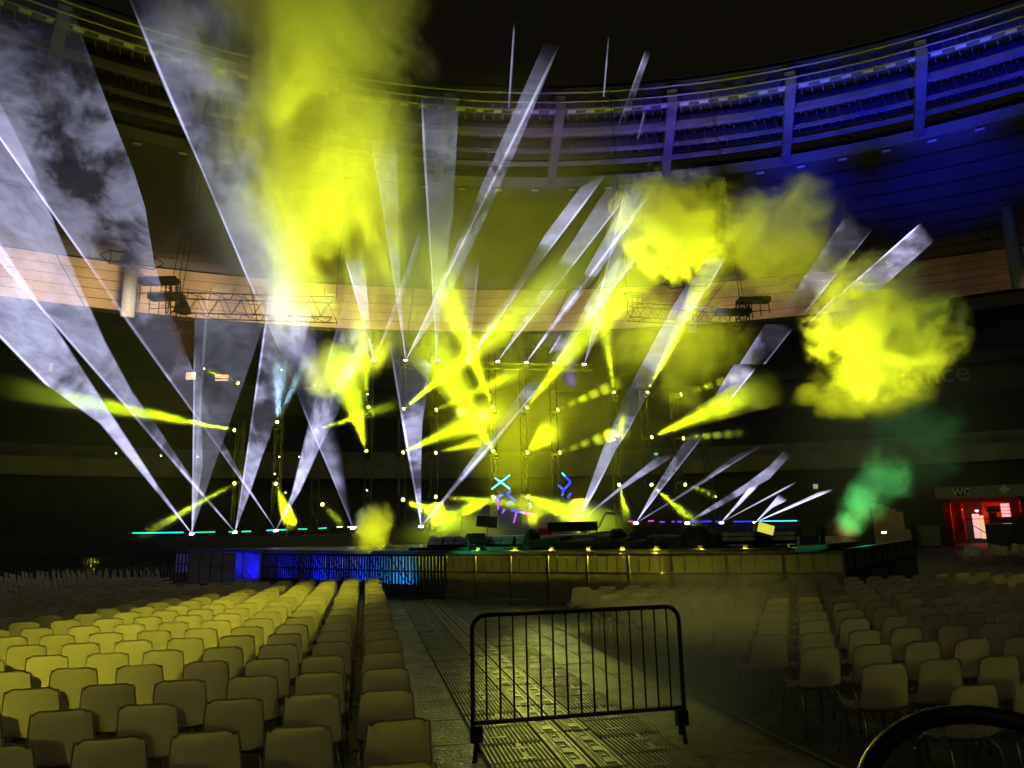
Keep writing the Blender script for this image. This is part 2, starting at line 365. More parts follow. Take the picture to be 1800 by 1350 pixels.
# flood light frames in the left stand
def floodframe(px, py, lit, label):
    Y = 80; p = PY(px, py, Y)
    e = empty('floodlight_frame', p, label, 'floodlight', 'floodlights in the left stand')
    f = MB()
    for i in range(5): f.rod((-.75+.375*i, 0, -.5), (-.75+.375*i, 0, .5), .035, 4)
    for i in range(4): f.rod((-.75, 0, -.5+.333*i), (.75, 0, -.5+.333*i), .035, 4)
    f.rod((-.7, 0, -.5), (-.7, 0, -1.4), .05, 4); f.rod((.7, 0, -.5), (.7, 0, -1.4), .05, 4); f.build('frame', STEEL, e)
    MB().box((0, .12, 0), (1.5, .08, 1.0)).build('reflector', DIMGLOW, e)  # reflector's dim glow is put in as emission
    if lit: MB().box((-.25, -.12, .3), (.5, .1, .3)).build('lens', WINB, e)
    else: MB().rod((-.7, .1, -1.4), (-.7, .1, -.5), .06, 4).build('post', STEEL, e)
floodframe(23, 641, True, 'floodlight frame with one bright lamp lit at far left in the stand')
floodframe(80, 646, False, 'unlit floodlight frame seen through the laser light in the left stand')
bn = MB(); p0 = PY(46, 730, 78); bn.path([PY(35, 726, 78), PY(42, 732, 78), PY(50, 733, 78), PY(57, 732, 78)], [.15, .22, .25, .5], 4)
tag(bn.build('hanging_banner', DIMGLOW), 'small curled pale banner hanging in the dark left stand', 'banner')  # banner's paleness is put in as emission

# ================================================================= STAGE
DZ = 1.38
SP = [(-17.5, 38.8), (-13.6, 37.6), (-8.6, 31.0), (-3.4, 25.6), (4.3, 21.4), (7.5, 20.4), (12.4, 27.4), (16.5, 38), (16.5, 47), (-17.5, 47)]
stage = empty('stage_platform', (0, 33, 0), 'large black stage platform with pale skirt panels lit blue and cyan on the left', 'stage')
b = MB(); n = len(SP)
vs = [V((x, y-33, z)) for z in (DZ-.14, DZ) for x, y in SP]
b.add(vs, [tuple(range(n))[::-1], tuple(range(n, 2*n))] + [(i, (i+1) % n, n+(i+1) % n, n+i) for i in range(n)]); b.build('deck', DECK, stage)
for i in range(7):
    a, c = V((*SP[i], 0)), V((*SP[i+1], 0)); L_ = (c-a).length; k = max(1, round(L_/1.3)); d = (c-a)/k
    ang = math.atan2(d.y, d.x)
    for j in range(k):
        p = a+d*(j+.5); M3 = Matrix.Rotation(ang, 3, 'Z')
        nrm = V((-d.y, d.x, 0)).normalized()
        bb = MB().box(p+nrm*.12+V((0, -33, .62)), (d.length-.03, .03, 1.22), M3)
        for q in range(9): bb.box(p+nrm*.10+d*((q-4)/9.5)+V((0, -33, .62)), (.05, .03, 1.2), M3)
        bb.build('skirt_panel', SKIRT, stage)
up = MB().box((-2.6, 10.5, (DZ+2.02)/2+.004), (36.2, 7, 2.02-DZ)); up.build('upper_riser', BLACK, stage)
# ramp-like platforms and props in the middle of the deck
def prism(bm, pts, z0, z1):
    k = len(pts); vs = [V((*p, z)) for z in (z0, z1) for p in pts]
    bm.add(vs, [tuple(range(k))[::-1], tuple(range(k, 2*k))] + [(i, (i+1) % k, k+(i+1) % k, k+i) for i in range(k)]); return bm
GREYP = mat('pale_platform_paint', (.3, .3, .28), .45, var=.25)
pl = prism(MB(), [(-1.2, 27.5), (1.6, 26), (4.2, 27.5), (4.4, 31), (.6, 32.5), (-1.6, 31)], DZ+.003, DZ+.42)
pl.add([V((-1.6, 26.2, DZ+.004)), V((1.3, 24.8, DZ+.004)), V((1.6, 26, DZ+.4)), V((-1.2, 27.5, DZ+.4))], [(0, 1, 2, 3)])
tag(pl.build('stage_ramp', GREYP), 'pale grey raised platform with a ramp at the centre of the stage', 'ramp')
e = empty('piano', (2.2, 29.2, DZ+.42), 'dark boxy instrument with one red end on the pale centre platform', 'instrument')
MB().box((0, 0, .3), (1.9, .7, .36)).build('body', BLACK, e); MB().box((-1.05, -.05, .12), (.5, .6, .26)).build('red_case', mat('red_lacquer', (.6, .03, .02), .35), e)
bb = MB(); bb.rod((.9, 0, .0), (1.35, .1, .8), .04); bb.rod((1.35, .1, .8), (1.7, .1, .75), .04); bb.rod((.6, 0, 0), (1.8, 0, .1), .05); bb.build('stand', STEEL, e)
e = empty('lectern', (-1.0, 26.9, DZ+.2), 'small tilted glass screen on a stand at stage left of the ramp', 'screen')
MB().box((0, 0, .75), (.75, .03, .42), Matrix.Rotation(.35, 3, 'X') @ Matrix.Rotation(.1, 3, 'Y')).build('panel', mat('grey_glass', (.2, .22, .2), .15), e); MB().rod((0, .05, 0), (0, .05, .7), .03).build('stem', STEEL, e)
for (px, py, yw, lab) in ((838, 944, .3, 'black wedge monitor speaker standing alone left of the centre ramp'), (1429, 957, -.7, 'black tilted speaker case at the right end of the unit row')):
    p = PZ(px, py, DZ) if False else PY(px, py, 25.2 if px < 1000 else 24.0); p.z = DZ+.004
    e = empty('stage_monitor', p, lab, 'speaker', 'black wedge monitors', yw)
    prism_ = MB(); prism_.add([V((x, y, z)) for x in (-.3, .3) for y, z in ((-.3, 0), (.28, 0), (.28, .5), (.05, .55), (-.3, .18))],
        [(0, 1, 2, 3, 4), (9, 8, 7, 6, 5), (0, 5, 6, 1), (1, 6, 7, 2), (2, 7, 8, 3), (3, 8, 9, 4), (4, 9, 5, 0)]); prism_.build('cabinet', BLACK, e)
    MB().box((0, -.13, .38), (.5, .02, .45), Matrix.Rotation(-.85, 3, 'X')).build('grille', DARKSTEEL, e)

# row of flood units along the front of the stage, tilted up, and covered heads between them
def flood_unit():
    e = empty('flood_unit', (0, 0, 0), 'x', 'stage light', 'flood units along the front of the stage')
    MB().box((0, .02, .03), (.5, .3, .06)).build('base', BLACK, e)
    [MB().box((s_*.25, .05, .18), (.03, .12, .3)).build('yoke_arm', BLACK, e) for s_ in (-1, 1)]
    M3 = Matrix.Rotation(-.5, 3, 'X'); MB().box((0, .05, .26), (.46, .16, .30), M3).build('body', BLACK, e)
    for z in (-.075, .075):
        MB().box(V((0, .05, .26))+M3 @ V((0, -.09, z)), (.42, .03, .12), M3).build('louvre', STEEL, e)
    return e
fu = flood_unit(); first = True
def stagept(px, off=1.0): # point on the deck just behind its front edge along a pixel column
    for i in range(6):
        a, c = V((*SP[i], 0)), V((*SP[i+1], 0))
        xa, xc = proj((a.x, a.y, DZ))[0], proj((c.x, c.y, DZ))[0]
        if xa <= px <= xc:
            t = (px-xa)/(xc-xa); lo, hi = 0.0, 1.0
            for _ in range(40):
                m_ = (lo+hi)/2; q = a.lerp(c, m_)
                if proj((q.x, q.y, DZ))[0] < px: lo = m_
                else: hi = m_
            q = a.lerp(c, lo); d = (c-a).normalized(); return q + V((-d.y, d.x, 0))*off + V((0, 0, DZ+.004)), math.atan2(d.y, d.x)
    raise ValueError(px)
upx = [719+21*i for i in range(8)] + [895]
names = ['end of the row', 'second', 'third', 'fourth', 'fifth', 'sixth', 'seventh', 'eighth', '']
for i, px in enumerate(upx):
    o = fu if first else copy_tree(fu); first = False
    p, a = stagept(px); o.location = p; o.rotation_euler[2] = a+rnd.uniform(-.05, .05)
    o['label'] = ('flood unit with two louvres at the left end of the green lit row' if i == 0 else
        f'flood unit with two louvres, {ORD[i+1]} along the green lit row from its left end' if i < 8 else 'single dark flood unit between the green lit row and the covered domes')
for i in range(8):
    px = 1283+15*i; o = copy_tree(fu); p, a = stagept(px); o.location = p; o.rotation_euler[2] = a
    o['label'] = f'dark flood unit, {ORD[i+1]} along the unlit row at the right of the stage front'
# plinth under the green row
p0, _ = stagept(706, .35); p1, _ = stagept(925, .35); d = (p1-p0)
tag(MB().beam(p0+V((0, 0, .05)), p1+V((0, 0, .05)), .12, .1).build('plinth', DARKSTEEL), 'low dark plinth bar running under the green lit flood units', 'plinth')
def tarp(px, rx, rz, seed, lab, off=1.2):
    p, a = stagept(px, off); bb = MB(); n = 14; vs = []; fs = []; rr = random.Random(seed); K = 7
    ph = [rr.uniform(0, 6) for _ in range(4)]
    for k in range(K):
        t = k/(K-1)
        for j in range(n):
            an = j*math.tau/n; fold = 1+.10*math.sin(5*an+ph[0])*(1-t)+.06*math.sin(3*an+ph[1])
            r_ = (math.cos(t*1.5)**.6)*fold; vs.append((rx*r_*math.cos(an), .42*r_*math.sin(an)*max(1, rx*.6), rz*(math.sin(t*1.55)+.05*math.sin(2*an+ph[2])*t)))
    for k in range(K-1):
        for j in range(n): fs.append((k*n+j, k*n+(j+1) % n, (k+1)*n+(j+1) % n, (k+1)*n+j))
    fs.append(tuple((K-1)*n+j for j in range(n))); bb.add(vs, fs, True)
    o = bb.build('covered_stage_light', BLACKCLOTH); o.location = p; o.rotation_euler[2] = a; tag(o, lab, 'covered light', 'stage lights under black covers')
tarp(905, .3, .62, 1, 'round black covered light head left of the centre ramp')
tarp(1060, .3, .60, 2, 'round black covered light head right of the centre ramp')
tarp(1218, .55, .62, 3, 'wide lumpy black cover before the unlit flood row')
tarp(1252, .4, .45, 5, 'low black cover with a bright rim beside the lumpy cover')
tarp(1338, .4, .66, 4, 'tall black cover standing behind the unlit flood row', 2.2)
# long black covered body of cases between the domes
c0, _ = stagept(915, .6); c1, _ = stagept(1195, .6); bb = MB(); nn = 9
for i in range(nn):
    a, c = c0.lerp(c1, i/nn), c0.lerp(c1, (i+1)/nn); h = .30+.08*math.sin(i*1.9); d = (c-a).normalized(); nv = V((-d.y, d.x, 0))
    bb.add([a, c, c+nv*.9, a+nv*.9, a+V((0, 0, h)), c+V((0, 0, h+.02)), c+nv*.9+V((0, 0, h+.05)), a+nv*.9+V((0, 0, h+.05))], [(0, 3, 2, 1), (4, 5, 6, 7), (0, 1, 5, 4), (1, 2, 6, 5), (2, 3, 7, 6), (3, 0, 4, 7)])
tag(bb.build('covered_cases', BLACKCLOTH), 'long low run of black covered cases along the stage front between the domes', 'cases')
e = empty('stage_light', stagept(1404, .9)[0], 'single stage light with a glowing yellow lens at the right end of the unlit row', 'stage light')
MB().box((0, 0, .2), (.1, .1, .4)).build('stand', BLACK, e); MB().box((0, 0, .5), (.5, .3, .3), Matrix.Rotation(.3, 3, 'Y')).build('body', BLACK, e); MB().box((0, -.17, .52), (.44, .03, .26), Matrix.Rotation(.3, 3, 'Y')).build('lens', mat('soft_yellow_lens', (.9, .9, .3), .4, emit=.7, ecol=(1, .95, .1)), e)
e = empty('boom_microphone', PY(503, 958, 39.2), 'small lamp stand with a tilted arm on the black upper stage edge', 'lamp stand'); e.location.z = 1.95
bb = MB(); bb.rod((0, 0, 0), (0, 0, .7), .03); bb.rod((0, 0, .25), (.35, 0, .4), .03); bb.build('stem', STEEL, e)

a_, c_ = PY(1008, 926, 30), PY(1046, 937, 28.5); m_ = (a_+c_)/2; e = empty('sloping_truss', m_, 'small bright lattice arm sloping down the right side of the centre ramp', 'truss'); MB().truss(a_-m_, c_-m_, .16, .014, 9).build('truss', STEEL, e)
e = empty('microphone_stand', PY(811, 940, 30), 'thin upright microphone stand in the haze left of the tilted glass screen', 'stand'); e.location.z = DZ+.004
bb = MB(); bb.rod((0, 0, 0), (0, 0, 1.5), .018); bb.rod((0, 0, 1.2), (.25, 0, 1.35), .014); [bb.rod((0, 0, .25), (.3*math.cos(t_), .3*math.sin(t_), .01), .012) for t_ in (0, 2.1, 4.2)]; bb.build('stem', STEEL, e)
# LED strips along the edge of the upper stage
def led(px0, py0, px1, py1, Y, col, lab, grp, r=.035, e=1.7):
    m = mat('led_%02x%02x%02x_%d' % (*[int(min(1, c)*255) for c in col], e*10), tuple(min(1, c) for c in col), .4, emit=e, ecol=col)
    a, c = PY(px0, py0, Y), PY(px1, py1, Y)
    o = MB().rod(a, c, r, 6).build('led_tube', m); tag(o, lab, 'led tube', grp); return o
TEAL, GREENL, BLU, CYA, MAG, PUR, WHI = (.02, .8, .55), (.02, .6, .28), (.02, .03, 1), (.08, .55, 1), (.7, .03, .55), (.25, .03, .8), (1, .75, .75)
G1 = 'led strips along the upper stage edge'
for q, col, lab in (((233, 937, 322, 936), TEAL, 'longest teal led strip at the left end of the upper stage edge'), ((342, 936, 378, 935), GREENL, 'green led strip between the two leftmost floor lasers'),
    ((402, 935, 409, 934.8), GREENL, 'short green led dash left of the second floor laser'), ((425, 934.5, 441, 934), TEAL, 'teal led dash right of the second floor laser'), ((469, 932.5, 482, 932), TEAL, 'teal led dash left of the third floor laser'),
    ((491, 931.5, 505, 931), TEAL, 'teal led dash right of the third floor laser'), ((524, 930, 540, 930), GREENL, 'green led dash beyond the yellow floor lamp'), ((560, 929, 574, 928), GREENL, 'last green led dash before the white strips'),
    ((592, 926.5, 602, 926), WHI, 'short pinkish white led dash beside the fourth floor laser'), ((611, 926.5, 628, 926), WHI, 'pinkish white led strip behind the fourth floor laser'),
    ((1104, 916.5, 1114, 916.5), MAG, 'magenta led dash right of the ramp'), ((1140, 916, 1149, 915.5), MAG, 'magenta led dash with purple tint further right'), ((1160, 917.5, 1168, 917.5), PUR, 'single purple led dash between magenta and blue dashes'),
    ((1181, 917, 1186, 917), PUR, 'tiny purple led dash before the pair of dashes'), ((1191, 917, 1199, 917), PUR, 'purple led dash next to the first blue strip'), ((1214, 917, 1226, 916.5), BLU, 'first blue led dash from the purple ones'),
    ((1232, 917, 1250, 916.5), BLU, 'second blue led dash from the purple ones'), ((1258, 917, 1272, 916.5), BLU, 'blue led strip at the fourth laser of the right group'), ((1290, 917, 1326, 916.5), BLU, 'long deep blue led strip near the right end'), ((1336, 916, 1401, 915.5), CYA, 'long light blue led strip at the right end of the stage edge')):
    led(*q, 39.6, col, lab, G1)
G2 = 'led tubes of the abstract light figures'
FIG = [((870, 840, 896, 859), CYA, 'cyan led tube falling to the right in the cross shape'), ((864, 860, 896, 835), CYA, 'cyan led tube rising to the right in the cross shape'), ((868, 879, 884, 869), BLU, 'blue led tube slanting up below the cross'),
    ((891, 868, 897, 863), BLU, 'tiny blue led tube just under the right foot of the cross'), ((891, 869, 906, 881), BLU, 'blue led tube slanting down right below the cross'), ((875.5, 878, 875.5, 896), PUR, 'upright purple led tube below the cross'),
    ((892, 888, 896, 881), BLU, 'short steep blue led tube in the middle of the left figure'), ((883, 902, 887, 895), PUR, 'short steep purple led tube low in the left figure'), ((898, 897, 920, 901), BLU, 'nearly level blue led tube at the foot of the left figure'),
    ((921, 901, 938, 904), MAG, 'nearly level magenta led tube at the foot of the left figure'), ((908, 900, 903, 919), PUR, 'lowest upright purple led tube hanging from the level tubes'), ((930, 884, 933, 891), PUR, 'lone short purple led tube between the two figures'),
    ((988, 831, 993, 837), CYA, 'short cyan led tube at the top of the right figure'), ((994, 838, 1003, 847), BLU, 'blue led tube under the cyan tip of the right figure'), ((1003, 848, 993, 859), BLU, 'blue led tube bending back left in the right figure'),
    ((981, 853, 990, 860), BLU, 'blue led tube pointing up left as an arm of the right figure'), ((991, 860, 988, 872), BLU, 'steep blue led tube in the trunk of the right figure'), ((998, 875, 1003, 867), BLU, 'lowest blue led tube slanting right in the right figure')]
for q, col, lab in FIG: led(*q, 38.5, col, lab, G2, r=.04, e=3.5)

# ================================================================= BARRICADE round the stage
BP = [(-27, 33.2), (-14.9, 34.6), (-9.0, 28.6), (-3.9, 23.95), (-1.2, 22.3), (4.0, 19.55), (7.9, 18.35), (14.3, 27.2)]
FROST = mat('scuffed_frosted_panel', (.42, .41, .30), .5, var=.45, vscale=2.5, trans=.55)
def barri_parts(L_, H_, kind):
    out = []
    f = MB(); hw = L_/2-.012
    for s in (-1, 1): f.box((s*hw, 0, H_/2), (.05, .05, H_))
    for z in (.06, H_*.62, H_-.025): f.box((0, 0, z), (2*hw-.05, .045, .05))
    f.box((0, -.035, H_+.008), (2*hw+.02, .11, .016))
    for s in (-1, 1): f.rod((s*hw*.7, .06, H_*.95), (s*hw*.7, 1.0, .03), .022, 4)
    f.box((0, .5, .012), (2*hw-.02, 1.0, .02))
    out.append(('frame', f.mesh('frame', STEEL if kind == 'sheet' else DARKSTEEL)))
    if kind == 'lattice':
        for i in range(1, 8):
            x = -hw+2*hw*i/8; out.append(('bar', MB().box((x, .0, H_*.5+.02), (.06, .03, H_-.13)).mesh('bar', DARKSTEEL)))
        out.append(('kick_sheet', MB().box((0, .012, .26), (2*hw-.06, .012, .36)).mesh('kick_sheet', SHEETD)))
    else:
        m = SHEET if kind == 'sheet' else SHEETD
        for (z0, z1) in ((.10, H_*.60), (H_*.64, H_-.06)): out.append(('sheet', MB().box((0, .012, (z0+z1)/2), (2*hw-.06, .012, z1-z0)).mesh('sheet', FROST if kind == 'sheet' else m)))
        for i in (1, 2, 3): out.append(('stiffener', MB().box((-hw+2*hw*i/4, -.006, H_*.81), (.03, .018, H_*.3)).mesh('stiffener', STEEL)))
    return out
cache = {}; cnt = {}
for i in range(len(BP)-1):
    a, c = V((*BP[i], 0)), V((*BP[i+1], 0)); ln = (c-a).length; k = max(1, round(ln/1.25)); d = (c-a)/k; an = math.atan2(d.y, d.x)
    for j in range(k):
        mid = a+d*(j+.5); px = proj((mid.x, mid.y, .7))[0]
        if px < -60 or px > 1900: continue
        if i == 1 and 404 < px < 452: continue
        kind = 'lattice' if px < 335 or 455 < px < 640 or 640 <= px < 800 else 'sheet'
        if i == 6: kind = 'dull'
        H_ = 1.33 if i < 6 else 1.38
        key = (round(d.length, 3), H_, kind)
        if key not in cache: cache[key] = barri_parts(*key)
        cnt[kind, i] = cnt.get((kind, i), 0)+1; q = cnt[kind, i]
        where = {0: 'on the far left run', 1: 'on the run by the blue opening', 2: 'behind the left chairs', 3: 'at the bend facing the aisle', 4: 'on the front run', 5: 'before the right corner', 6: 'past the right corner'}[i]
        lb = {'lattice': 'dark barred barricade panel', 'sheet': 'pale sheet metal barricade panel', 'dull': 'dull sheet barricade panel'}[kind]
        e = empty('barricade_panel', mid, f'{lb}, {ORD[q]} from the left {where}', 'barricade', 'barricade panels round the stage', an)
        for nm, me in cache[key]: link(nm, me, e)
e = empty('floor_cable_box', A(2.5, 23.2, 0), 'flat dark cable tray lying at the foot of the barricade by the trackway', 'cable tray', None, AZ)
MB().box((0, 0, .05), (1.0, .35, .1)).build('tray', BLACK, e); bb = MB(); [bb.path([(-.4+.2*i, -.15, .12), (-.3+.2*i, .1, .16), (-.2+.2*i, .2, .1)], .02, 5) for i in range(5)]; bb.build('cables', BLACK, e)
MB().box((.95, -.05, .02), (.9, .4, .04)).build('flap', SHEETD, e)

# ================================================================= CHAIRS
def smooth_path(t):  # side profile of the shell: y forward, z up, from the seat lip over the seat to the top of the back
    P = [(.215, .425), (.20, .448), (.12, .442), (.0, .428), (-.10, .425), (-.165, .445), (-.20, .50), (-.222, .60), (-.245, .72), (-.262, .80), (-.272, .825)]
    x = t*(len(P)-1); i = min(int(x), len(P)-2); f_ = x-i
    p0, p1, p2, p3 = P[max(i-1, 0)], P[i], P[i+1], P[min(i+2, len(P)-1)]
    def cr(a, b_, c, d): return .5*((2*b_)+(-a+c)*f_+(2*a-5*b_+4*c-d)*f_*f_+(-a+3*b_-3*c+d)*f_**3)
    return cr(p0[0], p1[0], p2[0], p3[0]), cr(p0[1], p1[1], p2[1], p3[1])
def shell_mesh(nt, nx, rim=6):
    b = MB(); vs = []; W = nx+1
    for i in range(nt+1):
        t = i/nt; y, z = smooth_path(t); y2, z2 = smooth_path(min(1, t+.01)); y1, z1 = smooth_path(max(0, t-.01))
        ty, tz = y2-y1, z2-z1; l = math.hypot(ty, tz); ny, nz = -tz/l, ty/l   # towards the sitter
        if ny < 0: ny, nz = ny, nz
        hw = .205+.03*min(1, t/.3) if t < .45 else .238-.052*((t-.45)/.55)
        e_ = max(0, (t-.86)/.14); f_ = max(0, 1-t/.07)
        for j in range(nx+1):
            u = -1+2*j/nx; a_ = abs(u)
            x = u*hw*(1-.07*e_**2.5*a_**5-.05*f_*a_**4)
            cup = .034*a_**2.4
            drop = .034*e_**2*max(0, (a_-.66)/.34)**2.2
            vs.append((x, y+cup*(.9 if t > .5 else .15), z+cup*(.1 if t > .5 else .9)-drop))
    fs = [(i*W+j, i*W+j+1, (i+1)*W+j+1, (i+1)*W+j) for i in range(nt) for j in range(nx)]
    b.add(vs, fs, True)
    edge = [vs[j] for j in range(W)] + [vs[i*W+nx] for i in range(1, nt+1)] + [vs[nt*W+j] for j in range(nx-1, -1, -1)] + [vs[i*W] for i in range(nt-1, 0, -1)]
    b.path(edge, .0062, rim, True); return b
shell_hi = shell_mesh(26, 12).mesh('shell', CHAIR)
def leg_mb(sx, sy):
    b = MB(); b.path([(sx*.17, sy*.05, .415), (sx*.18, sy*.13, .405), (sx*.20, sy*.17, .36), (sx*.225, sy*.235, .012)], .0095, 6); return b
legs = [leg_mb(sx, sy).mesh('leg', CHROME) for sx in (-1, 1) for sy in (1, -1)]
fr = MB(); fr.rod((-.17, .05, .413), (.17, .05, .413), .009); fr.rod((-.17, -.06, .408), (.17, -.06, .408), .009); [fr.rod((s*.172, .19, .425), (s*.172, -.1, .41), .009) for s in (-1, 1)]
fr.path([(-.232, .12, .30), (-.262, .13, .31), (-.262, .16, .31), (-.232, .17, .30)], .006, 4); frm = fr.mesh('seat_frame', CHROME)
ft = MB(); [ft.lathe([(.012, 0), (.014, .01), (.012, .03)], 6, Matrix.Translation((sx*.226, sy*.237, 0))) for sx in (-1, 1) for sy in (-1, 1)]; ftm = ft.mesh('foot_caps', RUBBER)
# far chairs: one mesh with two materials
lo = shell_mesh(16, 8, 4); nsh = len(lo.f)
for me in legs + [frm]:
    lo.add([v.co[:] for v in me.vertices], [tuple(p.vertices) for p in me.polygons])
def chair_far_mesh():
    me = lo.mesh('chair', CHAIR); me.materials.append(CHROME)
    for i, p in enumerate(me.polygons): p.material_index = 0 if i < nsh else 1
    return me
chair_lo = chair_far_mesh()
proto = None; nch = 0
def put_chair(p, rz, lab, grp, near):
    global proto, nch
    nch += 1
    if near:
        if proto is None:
            e = empty('chair', p, lab, 'chair', grp, rz); link('shell', shell_hi, e)
            for l in legs: link('leg', l, e)
            link('seat_frame', frm, e); link('foot_caps', ftm, e); proto = e; return
        e = copy_tree(proto); e.location = p; e.rotation_euler[2] = rz; e['label'] = lab; e['group'] = grp
    else:
        o = link('chair', chair_lo, None, p, rz); tag(o, lab, 'chair', grp)
        if o.data.users == 2: pass
seats = []
for row in range(-2, 18):
    for c in range(0, 15):
        al = 5.39+.925*row; la = .20-.572*c
        seats.append(('left', row, c, la, al))
for row in range(-1, 12):
    for c in range(0, 20):
        al = 5.24+.935*row; la = 4.38+.572*c
        seats.append(('right', row, c, la, al))
vis = []
for s in seats:
    p = A(s[3], s[4]); q0 = proj(p+V((0, 0, .45))); q1 = proj(p+V((0, 0, .82)))
    if q0[2] < 1.5: continue
    wpx = .25*FPX/q0[2]
    if q0[0] < -wpx or q0[0] > 1800+wpx or q1[1] > 1352: continue
    # inside the barricade line on the right?
    if s[0] == 'right' and proj(p)[2] > 0 and p.y > 18.0 - .0*p.x and 0 < p.x < 8.2: continue
    vis.append((q0[2], s))
vis.sort(key=lambda t: t[0])
rows_seen = {b_: sorted({s[1] for _, s in vis if s[0] == b_}) for b_ in ('left', 'right')}
vis_i, vis_rest = vis[:300], vis[300:]
for c_, s in vis_i:
    bl, row, c, la, al = s; ri = rows_seen[bl].index(row)+1
    p = A(la+rnd.uniform(-.018, .018), al+rnd.uniform(-.025, .025)); rz = AZ+rnd.gauss(0, .035)
    lab = f'ivory plastic chair, {ORD[ri]} row of {bl} block from the barrier, {ORD[c+1]} seat from aisle' if c else f'ivory plastic chair at aisle end of {ORD[ri]} row of {bl} block from the barrier'
    put_chair(p, rz, lab, 'ivory chairs of the %s seating block' % bl, c_ < 14.5)
print('chairs', len(vis), rows_seen)
# two turned blocks further off (and whatever is past the limit): one mass each
def mass(name, lab, places):
    b = MB(); mi = []
    tmpl = [v.co.copy() for v in chair_lo.vertices]; fl_ = [tuple(p.vertices) for p in chair_lo.polygons]; mt = [p.material_index for p in chair_lo.polygons]
    for p, rz in places:
        M4 = Matrix.Translation(p) @ Matrix.Rotation(rz, 4, 'Z'); b.add([M4 @ v for v in tmpl], fl_, True); mi += mt
    me = b.mesh(name, CHAIR); me.materials.append(CHROME); me.polygons.foreach_set('material_index', mi)
    tag(link(name, me), lab, 'chairs', None, 'stuff')
if vis_rest: mass('distant_chairs', 'farthest ivory chairs at the ends of the rows', [(A(s[3], s[4]), AZ) for _, s in vis_rest])
pl = []
for i in range(12):
    for j in range(15):
        pl.append((V((-11.2-.95*i+.25*j, 20.6+.56*j+.25*i, 0)) + V((rnd.uniform(-.03, .03), rnd.uniform(-.03, .03), 0)), R(-68)+rnd.uniform(-.04, .04)))
pl = [q for q in pl if proj(q[0])[0] > -30 and proj(q[0])[0] < 292]
mass('turned_chair_block', 'turned block of dark chairs behind the left seating block', pl)
pl = []
for i in range(7):
    for j in range(9):
        pl.append((V((20.6+1.1*i+.3*j, 34.2+.62*j-.15*i, 0)) + V((rnd.uniform(-.03, .03), rnd.uniform(-.03, .03), 0)), R(72)+rnd.uniform(-.04, .04)))
mass('side_chair_block', 'side block of chairs facing the stage near the red tent', pl)

# ================================================================= CROWD BARRIER in the aisle
bl_, br_ = PZ(832, 1335, 0), PZ(1206, 1302, 0); d = br_-bl_; L_ = d.length
e = empty('crowd_barrier', (bl_+br_)/2, 'black steel crowd barrier with fifteen bars standing across the aisle trackway', 'barrier', None, math.atan2(d.y, d.x))
BAR = mat('chipped_black_steel', (.022, .022, .02), .42, .5, var=.4, vscale=9, bump=.15, bscale=60)
h = L_/2; zt, zb, rc = 1.235, .30, .13
arc = lambda sx: [(sx*(h-rc+rc*math.sin(t)), 0, zt-rc+rc*math.cos(t)) for t in [k*math.pi/2/7 for k in range(8)]]
fpts = [(-h, 0, zb-.03)] + arc(-1)[::-1] + arc(1) + [(h, 0, zb-.03)]
MB().path(fpts, .021, 10).build('frame', BAR, e); MB().rod((-h, 0, zb), (h, 0, zb), .019, 8).build('bottom_rail', BAR, e)
for i in range(15):
    x = -h+2*h*(i+1)/16; MB().rod((x, 0, zb+.008), (x, 0, zt-.01), .0085, 6).build('bar', BAR, e)
for sx in (-1, 1):
    f = MB(); f.box((sx*(h-.03), 0, zb-.09), (.11, .07, .14)); f.build('bracket', BAR, e)
    for sy in (-1, 1): MB().path([(sx*(h-.03), sy*.02, zb-.12), (sx*(h-.03)+.05*sy, sy*.17, 0.01)], .019, 8).build('leg', BAR, e)

# ================================================================= VEHICLE (steering wheel in the corner)
c = ray(1800, 1494).normalized()*1.3 + V((0, 0, EYE)); e = empty('utility_vehicle', c, 'black steering wheel and dashboard of a vehicle in the bottom right corner', 'vehicle')
tilt = Matrix.Rotation(R(-46), 3, 'X') @ Matrix.Identity(3); tilt = Matrix.Rotation(R(-12), 3, 'Z') @ Matrix.Rotation(R(44), 3, 'X')
pts = [tilt @ V((.19*math.cos(t), .19*math.sin(t), 0)) for t in [k*math.tau/40 for k in range(40)]]
wh = MB().path(pts, .0135, 10, True).build('steering_wheel', RUBBER, e)
for k in range(3):
    t = R(58 + 0)+k*math.tau/3; MB().path([tilt @ V((.03*math.cos(t), .03*math.sin(t), -.035)), tilt @ V((.12*math.cos(t), .12*math.sin(t), -.03)), tilt @ V((.188*math.cos(t), .188*math.sin(t), 0))], [.016, .013, .012], 8).build('spoke', RUBBER, wh)
hb = MB().lathe([(.0, -.10), (.10, -.095), (.112, -.06), (.09, -.03), (0.001, -.012)], 24, tilt.to_4x4()).build('hub', RUBBER, wh)
MB().path([tilt @ V((0, 0, -.04)), tilt @ V((0, .02, -.7))], .035, 10).build('steering_column', RUBBER, e)
MB().path([tilt @ V((.5, .05, -.28)), tilt @ V((.12, .07, -.20)), tilt @ V((-.12, .07, -.20)), tilt @ V((-.2, .0, -.26))], [.14, .13, .12, .06], 14).build('dashboard', RUBBER, e)

